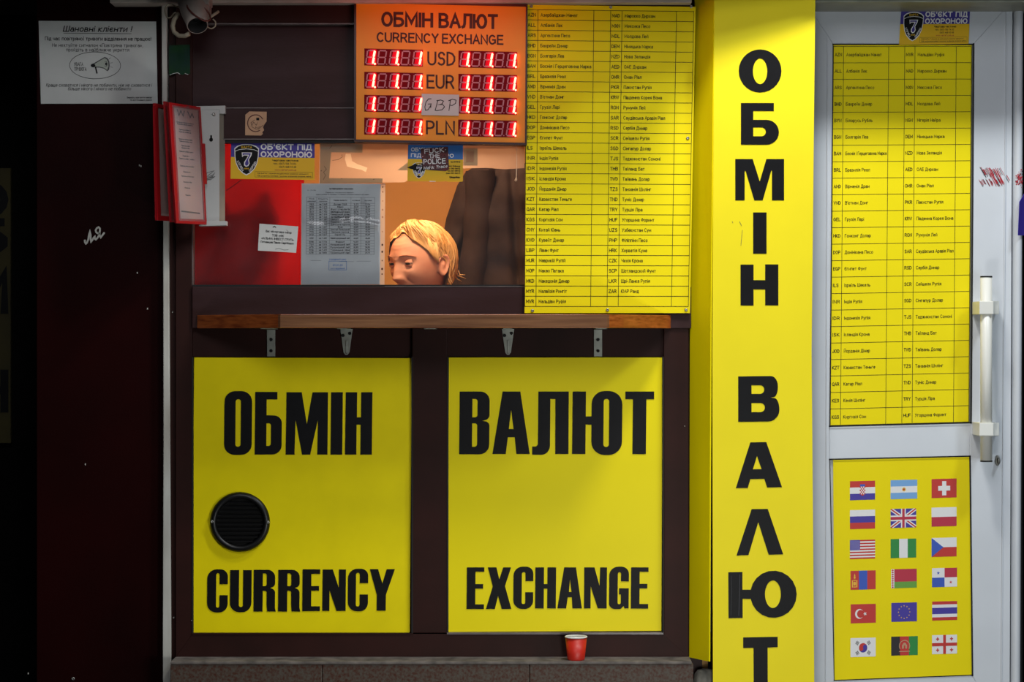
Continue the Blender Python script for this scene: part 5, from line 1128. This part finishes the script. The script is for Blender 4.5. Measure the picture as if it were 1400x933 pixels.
# ---- metal rack with red flip folders
rk = thing('flip_display_rack', 'white metal wall bracket with red flip folders, left of the serving window', 'rack', tuple(W(275, 309, .03)))
mb = MB(); mb.poly(px, [(270, 147), (300, 146), (300, 304), (272, 308)], 0.034, 0.031, 'rack_metal'); mb.poly(px, [(268, 145.2), (308, 144.4), (308, 155.4), (300, 155.4), (300, 150), (268, 150)], 0.0355, 0.021, 'rack_metal'); mb.poly(px, [(272, 303), (309.5, 302.4), (309.5, 308.4), (272, 309.4)], 0.052, 0.021, 'rack_metal'); obj('back_plate', mb, rk, bevel=0.001)
mb = MB(); mb.v = [W(300, 155, .034), W(307.6, 155, .016), W(307.6, 303, .016), W(300, 303, .034)]; mb.f = [(0, 1, 2, 3)]; mb.m = [mb.mi('grey_metal')]; obj('side_flange', mb, rk)
mb = MB(); mb.ell(px, 288.6, 191, 2.6, 2.8, .0344, None, 'dark_hole', 14); mb.rect(px, 287.4, 185, 289.8, 190, .0344, None, 'dark_hole')
mb.line(px, [(279, 240), (284, 236), (293, 233.5), (286, 239), (281, 243), (290, 240), (294, 236), (291, 241), (280, 245.5), (288, 246), (293, 242), (282, 247)], .6, .0346, 'ink'); mb.line(px, [(280, 246), (287, 243), (294, 241.5)], .5, .0346, 'ink'); tag(obj('pen_scribble', mb, rk), kind='stuff')
screw('screw', 292.6, 156.6, .034, .0045, rk)
def folder(tl, tr, br, bl, w, h, paper_x0, label, front):
    q = Quad(tl, tr, br, bl, w, h)
    f = MB(); bt = 6.5
    f.rect(q, 0, 0, w, bt * .8, .003, -.003, 'red_plastic'); f.rect(q, 0, h - bt, w, h, .003, -.003, 'red_plastic'); f.rect(q, 0, bt * .8, bt, h - bt, .003, -.003, 'red_plastic'); f.rect(q, w - bt * .45, bt * .8, w, h - bt, .003, -.003, 'red_plastic')
    if front: f.rect(q, w - 1, 51, w + 3.5, 108, .004, -.004, 'red_plastic')
    o = obj('flip_folder', f, rk, bevel=.0008)
    o['label'] = label
    p = MB(); p.rect(q, bt * .8, bt * .6, w - bt * .4, h - bt * .7, .0, -.001, 'leaflet_paper'); po = obj('leaflet', p, o)
    if front:
        t_ = MB()
        for i, (y, ww) in enumerate(((26, 24), (28.5, 22), (36, 16), (39, 17), (49, 19), (52, 18), (58, 12), (61, 11), (66, 20), (72, 9), (76, 22), (86, 20), (94, 10), (100, 18), (108, 12), (116, 8), (126, 7))):
            xx = bt * .8 + 5; text(t_, q, 'Правила обміну валюти'[: max(4, ww)], xx + (24 - ww) * .4, y, 1.7, .4, .0004, 'ink_faint', w=ww)
        t_.line(q, [(12, 8), (14, 16), (17, 9), (20, 16), (22, 9)], 1.4, .0005, 'ink_faint'); t_.line(q, [(27, 9), (30, 17), (33, 11), (35, 16)], 1.4, .0005, 'ink_faint')
        t_.line(q, [(10, 148), (36, 149.5)], 2.0, .0005, 'ink_faint')
        tag(obj('printed_text', t_, o), kind='stuff')
        g = MB(); g.rect(q, bt * .6, bt * .5, w - bt * .3, h - bt * .6, .0032, None, 'sleeve'); g.rect(q, 7, 4, 12, 26, .0036, None, 'sleeve'); g.rect(q, 24, 1, 28, 20, .0036, None, 'sleeve'); obj('plastic_cover', g, o)
    return o
folder((210.5, 141, .155), (232, 145.5, .05), (242, 303, .05), (213.5, 301.5, .155), 34, 162, 6, 'rear red flip folder seen edge on', False)
folder((224.5, 138.5, .165), (250, 146, .045), (262, 304, .045), (233, 304, .165), 36, 164, 6, 'middle red flip folder', False)
folder((230, 140, .175), (273, 146.5, .06), (281.4, 307.5, .06), (240, 305.5, .175), 45, 165, 8, 'front red flip folder with printed page in clear cover', True)

# ---- wooden counter with angled ends
ct = thing('counter_shelf', 'varnished wooden counter shelf with slanted ends below the serving window', 'shelf', (wx(595), -.07, wz(449)))
PR = 0.215
zf = lambda p: ZC + (466.5 - p) * S * (D - PR) / D
xl0, xr0 = wx(271.5), wx(916); xl1 = (380 - 700) * S * (D - PR) / D; xr1 = (833 - 700) * S * (D - PR) / D
zb_, zt_ = zf(448.6), zf(430)
mb = MB(); P_ = [(xl0, -.026), (xl0 + .0, -.028), (xl1, -PR + .004), (xl1 + .006, -PR), (xr1 - .006, -PR), (xr1, -PR + .004), (xr0, -.028), (xr0, -.026)]
n = len(P_); mb.v = [Vector((x, y, zb_)) for x, y in P_] + [Vector((x, y, zt_)) for x, y in P_]
mb.f = [tuple(range(n)), tuple(range(2 * n - 1, n - 1, -1))] + [(i, i + n, (i + 1) % n + n, (i + 1) % n) for i in range(n)]
wi, wdk = mb.mi('wood'), mb.mi('wood_dark'); mb.m = [wdk, wdk] + [wi if i in (1, 5) else wdk for i in range(n)]
obj('worktop', mb, ct, bevel=.008, smooth=False)
def bracket(x, y1, kind):
    r_ = thing('shelf_bracket', 'b', 'bracket', tuple(W(x, y1, .005)), 'steel brackets under the counter')
    mb = MB()
    if kind == 'flat':
        mb.rect(px, x - 5.6, 451, x + 5.6, y1, .0085, .0045, 'zinc'); mb.box(wx(x) - .011, wx(x) + .018, -.15, -.005, zb_ - .0022, zb_ - .0002, 'zinc')
        obj('plate', mb, r_, bevel=.0006)
        for y in (464.5, 480 if y1 > 484 else 476.5): screw('screw', x, y, .0086, .0042, r_, 'gasket')
    else:
        mb.poly(px, [(x - 8.5, 450), (x + 8.5, 450), (x + 4, 482), (x + 1.5, 485.5), (x - 1.5, 485.5), (x - 4, 482)], .0085, .0045, 'zinc')
        mb.poly(px, [(x - 1.3, 466), (x + 1.3, 466), (x + .9, 483), (x - .9, 483)], .0115, .008, 'zinc'); mb.box(wx(x) - .012, wx(x) + .012, -.16, -.005, zb_ - .0022, zb_ - .0002, 'zinc'); obj('plate', mb, r_, bevel=.0006)
        for dx, y in ((-4.6, 459), (4.6, 456)): screw('screw', x + dx, y, .0086, .0042, r_, 'gasket')
        screw('screw', x, 482.6, .009, .002, r_, 'gasket')
    return r_
for x, y1, k, l in ((370.6, 487.6, 'flat', 'flat steel bracket under the counter, leftmost of five'), (473.6, 486, 'tri', 'tapered steel bracket under the counter, nearer the ОБМІН panel'), (588.3, 484, 'flat', 'flat steel bracket at the middle of the counter above the dark post'),
                   (694.6, 486, 'tri', 'tapered steel bracket under the counter above the letters ВА'), (817.6, 487.6, 'flat', 'flat steel bracket under the counter, rightmost of five')):
    b_ = bracket(x, y1, k); b_['label'] = l

# ---- red paper cup on the ledge
cp = thing('paper_cup', 'red paper cup with white rim standing alone on the stone ledge', 'cup', (0, 0, 0))
f = (D - .078) / D; cc = Vector(((787.6 - 700) * S * f, -.078, zt + .0002)); cp.location = cc; cp['_o'] = tuple(cc)
mb = MB(); H = 0.0605
mb.lathe(cc, (0, 0, 1), [(0.0001, .003), (.0208, .003), (.0212, 0), (.0218, .0005), (.0225, .004), (.0278, H - .003), (.0268, H - .004), (.0215, .004), (0.0001, .0035)], 'cup_red', 40, ['cup_red'] * 5 + ['cup_white'] * 3); obj('cup_body', mb, cp, smooth=True)
mb = MB(); mb.lathe(cc, (0, 0, 1), [(.0272 + .0019 * math.cos(a), H - .0015 + .0019 * math.sin(a)) for a in [2 * math.pi * i / 10 for i in range(11)]], 'cup_white', 40); obj('rim', mb, cp, smooth=True)

# ================================================================ INSIDE THE BOOTH
# red cloth right behind the left of the glass
mb = MB()
def cloth(u, v):
    x = 255 + 158 * u; y = 186 + 216 * v
    d = -0.028 - 0.012 * math.sin(u * 9 + v * 3.2) * (.4 + .6 * v) - 0.018 * noise.noise(Vector((u * 2.6 + v * 1.3, v * 1.4, 1.7))) - .01 * u
    return W(x + 3 * math.sin(v * 4) * (u), y, d)
mb.grid(cloth, 60, 50, 'red_cloth'); t = obj('red_cloth', mb, smooth=True); tag(t, 'bright red cloth hung inside the left part of the serving window', 'cloth')
# dark shape added behind the cloth to block its back light
mb = MB(); mb.poly(px, [(256, 215), (278, 190), (318, 232), (338, 258), (352, 254), (370, 256), (372, 236), (380, 236), (384, 258), (392, 276), (398, 320), (400, 400), (256, 400)], -.075, -.13, 'coat_dark')
t = obj('cloth_light_blocker', mb, bevel=.01); tag(t, 'dark shape added behind the red cloth to block light in the serving window', 'light blocker')
mb = MB(); mb.tube([W(309, 261, -.01), W(318, 255, -.012), W(330, 246, -.014)], .0008, 'ink', 5); t = obj('wire', mb); tag(t, 'short thin black wire below the shield sticker in front of the red cloth', 'wire')
# desk
mb = MB(); mb.box(wx(240), wx(930), .1, .36, .68, .72, 'desk_wood'); mb.box(wx(245), wx(260), .1, .34, 0, .68, 'desk_wood'); mb.box(wx(900), wx(920), .1, .34, 0, .68, 'desk_wood'); t = obj('desk', mb, bevel=.003); tag(t, 'plain desk inside the booth below the serving window', 'desk')
# coat on the right
co_ = thing('hanging_coat', 'dark brown padded coat hanging inside the booth behind the woman', 'coat', (.03, 1.0, .55))
mb = MB()
dc = 1.0; fc = (D + dc) / D
def cx_(p): return (p - 700) * S * fc
def cz_(p): return ZC + (466.5 - p) * S * fc
def edgeL(v):  # left outline, v 0 top .. 1 bottom (py 226 .. 520)
    pts = [(0, 652), (.04, 636), (.10, 625), (.25, 610), (.4, 602), (.6, 598), (1, 590)]
    for (a, xa), (b, xb) in zip(pts, pts[1:]):
        if v <= b: return xa + (xb - xa) * (v - a) / (b - a)
    return 590
def coat(u, v, back=False):
    y = 224 + 300 * v; xl = edgeL(v); x = xl + (760 - xl) * u
    f1 = .035 * math.exp(-((x - (676 - 50 * ((y - 240) / 120))) / 7) ** 2)
    f2 = .022 * math.exp(-((x - (700 + 8 * ((y - 240) / 150))) / 6) ** 2)
    f3 = .012 * math.sin((y - .22 * x) / 300 * 46)
    n_ = .02 * noise.noise(Vector((x * .02, y * .02, 5)))
    bulge = .07 * (1 - (2 * u - 1) ** 4) ** .5 if 0 < u < 1 else 0
    d = dc - bulge + f1 + f2 + n_ + f3 * .25
    if back: d = dc + .06 * (1 - (2 * u - 1) ** 4) ** .5 if 0 < u < 1 else dc
    top = .05 * max(0, (.06 - v) / .06) ** 2
    return (cx_(x), d + top, cz_(y))
mb.grid(coat, 70, 70, 'coat_fabric'); obj('body', mb, co_, smooth=True)
mb = MB(); mb.grid(lambda u, v: coat(u, v, True), 20, 20, 'coat_fabric'); obj('lining', mb, co_, smooth=True)
mb = MB()
def slv2(u, v):
    a = u * 2 * math.pi; y = 236 + 215 * v; xc = 700 - 30 * v * 0 - 12 * math.sin(v * 2); r_ = (26 + 1.2 * math.sin(v * 26)) * S * (1 - .15 * v)
    xx = 657 - 22 * v + 4 * math.sin(v * 3)
    return (cx_(xx) + r_ * math.cos(a) * .9, dc - .05 - .045 * math.sin(a) * 1.0, cz_(y) + 0)
mb.grid(slv2, 24, 40, 'coat_fabric'); obj('sleeve', mb, co_, smooth=True)
mb = MB(); mb.tube([(cx_(690), 1.02, cz_(228)), (cx_(690), 1.1, cz_(215)), (cx_(690), 1.6, cz_(212))], .006, 'steel', 8); obj('hook', mb, co_)

# ---- the woman: one continuous body grown with skin + remesh, face sculpted on the head
YAW = math.radians(42); HC = Vector((-.258, .45, 1.256)); PITCH = math.radians(4)
R_ = Matrix.Rotation(-YAW, 3, 'Z') @ Matrix.Rotation(PITCH, 3, 'X')
# local frame: +Y forward out of the face.  Turn it to look at the street (-Y) and to the picture's left
R_ = Matrix.Rotation(math.pi - YAW, 3, 'Z') @ Matrix.Rotation(-PITCH, 3, 'X')
def hw(p): return HC + R_ @ Vector(p)
def g(x, s): return math.exp(-(x / s) ** 2)
def head_pt(d):
    """d unit vector -> head surface, metres; eyes at z = 0"""
    x, y, z = d.x * .074, d.y * .094, d.z * .112
    if z < 0:
        t = min(1, -z / .112); x *= 1 - .30 * t ** 1.6; y *= 1 - .10 * t
    y -= .004
    if y > 0:
        fl = g(x, .075); y = y * 1.0
        # forehead upright, mid-face
        y += .008 * g(z - .045, .03) * g(x, .05)
        # brow ridge
        y += .006 * g(z - .018, .010) * (g(x - .026, .018) + g(x + .026, .018)) + .003 * g(z - .014, .012) * g(x, .012)
        # eye sockets
        y -= .011 * g(z + .001, .011) * (g(x - .031, .015) + g(x + .031, .015))
        y -= .004 * g(z - .002, .012) * g(x, .008)
        # nose
        nz = 0
        if -.062 < z < .012:
            t = (.012 - z) / .056
            prof = .004 + .023 * min(1, max(0, t)) ** 1.25 if t <= 1 else .027 * max(0, 1 - (t - 1) / .28)
            nz = prof * g(x, .0085 + .006 * min(1, t))
            nz += .008 * g(z + .041, .007) * (g(abs(x) - .013, .006))
        y += nz
        # cheeks
        y += .007 * g(z + .028, .02) * (g(x - .042, .018) + g(x + .042, .018))
        # nasolabial folds
        for s in (-1, 1):
            fx = s * (.019 + .55 * max(0, -.036 - z)); y -= .0035 * g(x - fx, .0035) * g(z + .052, .018)
        # under-eye crease, muzzle, lips, chin
        for s in (-1, 1): y -= .0022 * g(z + .016 - .1 * abs(x - s * .031), .003) * g(x - s * .031, .016)
        y += .006 * g(z + .066, .017) * g(x, .026)
        y += .004 * g(z + .0625, .0035) * g(x, .019) + .0045 * g(z + .0725, .004) * g(x, .016) - .004 * g(z + .0675, .0018) * g(x, .021)
        y += .006 * g(z + .098, .013) * g(x, .02)
        # forehead lines and frown
        for k in (.036, .046, .056): y -= .0009 * g(z - k - .12 * x * x / .03, .0022) * g(x, .045)
        y -= .002 * g(x - .006, .0022) * g(z - .018, .010)
    return Vector((x, y, z))
hb = bmesh.new(); bmesh.ops.create_icosphere(hb, subdivisions=6, radius=1)
for v in hb.verts: v.co = hw(head_pt(v.co.normalized()))
me_h = bpy.data.meshes.new('h'); hb.to_mesh(me_h); hb.free()
# ears as fleshy shells
def ear(s):
    bm_ = bmesh.new(); bmesh.ops.create_icosphere(bm_, subdivisions=4, radius=1)
    for v in bm_.verts:
        d = v.co.copy(); ex, ey, ez = d.x, d.y, d.z
        y = ey * (.017 + .004 * ez); zz = ez * .031; xx = ex * .0065
        rr = math.sqrt(ey * ey + ez * ez)
        if ex * s > 0:
            xx += s * (.0035 * g(rr - .88, .16)) - s * .0065 * g(rr - .45, .28) * g(ez - .12, .7) + s * .0
        yb = y - .012 - .1 * zz
        v.co = hw(Vector((s * (.0745 + .35 * (-yb - .0)) + xx, yb, zz - .010)))
    m_ = bpy.data.meshes.new('e'); bm_.to_mesh(m_); bm_.free(); return m_
# neck, shoulders and arms on a skeleton
sk_m = bpy.data.meshes.new('s')
base = Vector((-.235, .50, 0))
SV = [(( -.235, .52, .62), .135), ((-.235, .52, .80), .125), ((-.238, .52, .96), .13), ((-.24, .51, 1.06), .085), ((-.243, .495, 1.12), .055), ((-.252, .475, 1.19), .052),
      ((-.10, .51, 1.03), .062), ((.02, .47, .93), .046), ((.0, .33, .80), .038), ((-.10, .22, .775), .03), ((-.15, .19, .77), .026),
      ((-.37, .50, 1.03), .062), ((-.47, .45, .93), .046), ((-.45, .32, .80), .038), ((-.36, .22, .775), .03), ((-.31, .19, .77), .026)]
SE = [(0, 1), (1, 2), (2, 3), (3, 4), (4, 5), (3, 6), (6, 7), (7, 8), (8, 9), (9, 10), (3, 11), (11, 12), (12, 13), (13, 14), (14, 15)]
FR = [0.0065] * 40
def hand(w, fw, side):
    """five fingers laid on the desk from wrist index w towards fw"""
    fw = Vector(fw).normalized(); rt = fw.cross(Vector((0, 0, 1))) * side; o = Vector(SV[w][0])
    palm = len(SV); SV.append((tuple(o + fw * .055), .024)); SE.append((w, palm))
    for k, (sx, ln) in enumerate(((-.026, .052), (-.009, .064), (.009, .07), (.026, .06))):
        a = len(SV); SV.append((tuple(o + fw * .085 + rt * sx), .0095)); SE.append((palm, a))
        SV.append((tuple(o + fw * (.085 + ln * .5) + rt * sx * 1.15 + Vector((0, 0, .004))), .0082)); SE.append((a, a + 1))
        SV.append((tuple(o + fw * (.085 + ln) + rt * sx * 1.2 - Vector((0, 0, .010))), .0066)); SE.append((a + 1, a + 2))
    a = len(SV); SV.append((tuple(o + fw * .035 + rt * .034), .011)); SE.append((w, a)); SV.append((tuple(o + fw * .075 + rt * .055), .0085)); SE.append((a, a + 1))
hand(10, (-.6, -.4, 0), 1); hand(15, (.6, -.4, 0), -1)
sk_m.from_pydata([v for v, r in SV], SE, [])
so = bpy.data.objects.new('s', sk_m); COL.objects.link(so)
md = so.modifiers.new('k', 'SKIN')
for i, (v, r) in enumerate(SV): sk_m.skin_vertices[0].data[i].radius = (r, r)
sk_m.skin_vertices[0].data[0].use_root = True
ss = so.modifiers.new('u', 'SUBSURF'); ss.levels = 2; ss.render_levels = 2
bpy.context.view_layer.update()
me_s = bpy.data.meshes.new_from_object(so.evaluated_get(bpy.context.evaluated_depsgraph_get()))
jb = bmesh.new()
for m_ in (me_h, ear(1), ear(-1), me_s): jb.from_mesh(m_)
jm = bpy.data.meshes.new('j'); jb.to_mesh(jm); jb.free()
jo = bpy.data.objects.new('j', jm); COL.objects.link(jo)
rm = jo.modifiers.new('r', 'REMESH'); rm.mode = 'VOXEL'; rm.voxel_size = .0024; rm.use_smooth_shade = True
sm = jo.modifiers.new('m', 'SMOOTH'); sm.factor = .5; sm.iterations = 2
bpy.context.view_layer.update()
me_b = bpy.data.meshes.new_from_object(jo.evaluated_get(bpy.context.evaluated_depsgraph_get()))
bpy.data.objects.remove(jo); bpy.data.objects.remove(so)
me_b.name = 'body'; me_b.materials.clear(); me_b.materials.append(MATS['skin']); me_b.polygons.foreach_set('use_smooth', [True] * len(me_b.polygons))
wn = thing('person', 'woman with blond bobbed hair seated behind the glass, looking down to the left', 'person', (-.24, .5, .45))
body = link('body', me_b, wn)
def sub(name, mb, **k): return obj(name, mb, wn, smooth=True, **k)
for s in (-1, 1):
    c = Vector((s * .031, .0725, -.0005)); mb = MB(); n = 16
    mb.lathe(hw(c) - (R_ @ Vector((0, 1, 0))) * 0, R_ @ Vector((-.12, 1, -.28)), [(.0115 * math.sin(t), .0115 * math.cos(t)) for t in [math.pi * i / 12 for i in range(13)]], 'eye_white', 20, ['ink', 'iris', 'iris'] + ['eye_white'] * 9)
    sub('eye', mb)
    mb = MB()  # lids: two skin shells closing over the ball
    for up, a0, a1 in ((1, 14, 95), (-1, -24, -95)):
        def lid(u, v, up=up, a0=a0, a1=a1):
            el = math.radians(a0 + (a1 - a0) * v); az = math.radians(-78 + 156 * u)
            narrow = math.cos(az) ** .5
            el = math.radians(a0 * narrow * (1 if up > 0 else .8) + (a1 - a0) * v)
            r = .0122
            return hw(c + Vector((r * 1.12 * math.sin(az) * math.cos(el * .6), r * math.cos(az) * math.cos(el), r * math.sin(el))))
        mb.grid(lid, 16, 8, 'skin')
    sub('eyelid', mb)
    mb = MB()
    for i in range(26):
        u = i / 25; x = s * (.014 + .036 * u); z = .0195 + .005 * math.sin(u * 2.6) - .004 * u; 
        dd = Vector((x / .074, 1, z / .112)); 
        p = head_pt(Vector((x / .074, math.sqrt(max(.05, 1 - (x / .074) ** 2 - (z / .112) ** 2)), z / .112)))
        a = hw(p + Vector((0, .0008, -.0022))); b = hw(p + Vector((s * .005, .0012, .0018 - .003 * u)))
        mb.tube([a, b], .0008, 'brow', 4)
    sub('eyebrow', mb)
mb = MB()
for zc_, hgt, wd in ((-.0635, .0028, .021), (-.072, .0035, .019)):
    def lp(u, v, zc_=zc_, hgt=hgt, wd=wd):
        x = (2 * u - 1) * wd; z = zc_ + (2 * v - 1) * hgt * math.sqrt(max(0, 1 - (2 * u - 1) ** 2)) - .002 * abs(2 * u - 1)
        q_ = Vector((x / .074, 0, z / .112)); q_.x /= (1 - .30 * min(1, -z / .112) ** 1.6)
        q_.y = math.sqrt(max(.02, 1 - q_.x ** 2 - q_.z ** 2)); p = head_pt(q_); return hw(p + Vector((0, .0012 + .0012 * math.sin(v * math.pi), 0)))
    mb.grid(lp, 16, 6, 'lips')
sub('lips', mb)
# hair: a thick ridged shell plus separate locks
mb = MB()
def hairline(az):
    """lowest elevation (in local z) that the hair reaches for azimuth az (0 = face front, + = her left, the side we see)"""
    a = abs(math.degrees(az))
    if az > 0: pts = [(0, .084), (12, .086), (26, .075), (38, .062), (50, .052), (60, .040), (70, .022), (78, .012), (90, .014), (99, .0), (108, -.05), (118, -.085), (130, -.098), (180, -.105)]
    else: pts = [(0, .078), (20, .07), (45, .045), (62, .0), (75, -.05), (90, -.09), (130, -.1), (180, -.105)]
    for (p, zp), (q_, zq) in zip(pts, pts[1:]):
        if a <= q_: return zp + (zq - zp) * (a - p) / (q_ - p)
    return -.105
def hair_pt(az, v, lift=0):
    """v 0 at crown .. 1 at hem"""
    zl = hairline(az); part = Vector((-.012, .03, .128))
    ztop = .1235
    # polar sweep from the crown
    el0 = math.pi / 2; zn = max(-.999, min(.999, zl / .116))
    el1 = math.asin(zn)
    el = el0 + (el1 - el0) * v
    ca, sa = math.cos(el), math.sin(el)
    side = 1 if az > 0 else -1
    thick = 1.0 + .10 * math.sin(min(1, v * 1.1) * math.pi) ** .8
    x = -math.sin(az) * ca * .083 * thick; y = math.cos(az) * ca * .103 * thick - .004; z = sa * .116
    if z < -.02:   # below the ear the bob hangs down and in
        t = min(1, (-.02 - z) / .09); x *= 1 + .10 * t; y = y * (1 + .06 * t)
    # waves: side-swept ridges
    w = math.sin(az * 11 - v * 12 + 2 * noise.noise(Vector((az * 2, v * 3, 0)))) * .0022 + math.sin(az * 29 - v * 26) * .0009
    w += .012 * g(v - .72, .2) * g(math.degrees(az) - 42, 26)       # swept wave over the temple
    w += .007 * g(v - .55, .25) * g(math.degrees(az) - 10, 24)
    d = Vector((x, y, z)); dn = d.normalized()
    return hw(d + dn * (w * min(1, v * 4) + lift))
NU, NV = 150, 60
mb.grid(lambda u, v: hair_pt(-math.pi + 2 * math.pi * u, v), NU, NV, 'hair')
mb.grid(lambda u, v: hair_pt(-math.pi + 2 * math.pi * u, .03 + .97 * v, -.007), 70, 24, 'hair')
sub('hair_shell', mb)
mb = MB(); random.seed(21)
for i in range(300):
    a_ = random.uniform(-70, 172); az = math.radians(a_); v0 = random.uniform(.02, .5); v1 = min(1.06, v0 + random.uniform(.35, .55)); tw = random.uniform(.35, .95) if -25 < a_ < 75 else random.uniform(-.10, .2)
    P2 = []
    for j in range(8):
        t = j / 7; v = v0 + (v1 - v0) * t; P2.append(hair_pt(az + tw * t ** 1.5, min(v, 1.0), .0004 + .0016 * math.sin(t * math.pi)))
    if v1 > 1: P2[-1] = P2[-1] + Vector((0, 0, -.006))
    mb.tube(P2, random.uniform(.0010, .0026), 'hair', 5, taper=lambda t: .25 + .75 * math.sin(math.pi * min(1, .15 + .85 * t)) if t < .97 else .15)
# locks at the nape that flick outwards, and in front of the ear
for k in range(26):
    az = math.radians(random.uniform(104, 170)); a = hair_pt(az, .8, .001); b = hair_pt(az, 1, .002); out = (b - HC); out.z = 0; out.normalize()
    l = random.uniform(.012, .03); mb.tube([a, a.lerp(b, .5) + out * .002, b, b + Vector((0, 0, -l * .6)) + out * l * .25, b + Vector((0, 0, -l * .9)) + out * l * random.uniform(.3, .9)], random.uniform(.0018, .0034), 'hair', 5, taper=lambda t: 1 - .9 * t ** 3)
for k in range(12):
    az = math.radians(66 + k * 1.6); a = hair_pt(az, .75, .001); b = hair_pt(az, 1.0, .001)
    mb.tube([a, b, b + Vector((.002, 0, -.008 - .001 * k))], .0016, 'hair', 5, taper=lambda t: 1 - .85 * t ** 2)
for a_, b_, c_ in (((619, 362), (626, 377), (637, 381)), ((618, 368), (624, 381), (631, 385)), ((622, 366), (629, 376), (636, 376))):
    mb.tube([W(*a_, -.50), W((a_[0] + b_[0]) / 2 + 1, (a_[1] + b_[1]) / 2, -.50), W(*b_, -.495), W(*c_, -.49)], .0034, 'hair', 6, taper=lambda t: 1 - .9 * t ** 2)
sub('hair_lock', mb)
# sweater over torso and arms
mb = MB()
def torso(u, v):
    a = 2 * math.pi * u; z = .60 + .485 * v; sh = 1 if v < .8 else math.sqrt(max(0, 1 - ((v - .8) / .215) ** 2))
    return (-.235 + (.185 * (1 - .1 * math.sin(v * 3))) * math.cos(a) * max(.34, sh), .515 + .13 * math.sin(a) * max(.5, sh), z)
mb.grid(torso, 36, 24, 'sweater')
for ch in ((3, 6, 7, 8, 9), (3, 11, 12, 13, 14)):
    rr = (.075, .078, .062, .052, .042); pts = [Vector(SV[i][0]) for i in ch]; k = len(mb.v)
    out = []; 
    for i in range(len(pts) - 1):
        for j in range(4): out.append(pts[i].lerp(pts[i + 1], j / 4))
    out.append(pts[-1]); mb.tube(out, 1.0, 'sweater', 16, taper=lambda t: rr[min(3, int(t * 4))] * (1 - (t * 4 - min(3, int(t * 4)))) + rr[min(3, int(t * 4)) + 1] * (t * 4 - min(3, int(t * 4))), cap=False)
sub('sweater', mb)
# stool she sits on
mb = MB(); c_ = Vector((-.235, .55, 0)); mb.lathe(c_, (0, 0, 1), [(.0001, .50), (.17, .50), (.19, .51), (.19, .55), (.17, .575), (.0001, .58)], 'coat_dark', 28); mb.lathe(c_, (0, 0, 1), [(.24, 0), (.24, .02), (.03, .05), (.03, .5)], 'steel', 24)
t = obj('stool', mb, smooth=True); tag(t, 'round padded stool the woman sits on inside the booth', 'stool')

for o in bpy.data.objects:
    if '_o' in o.keys(): del o['_o']
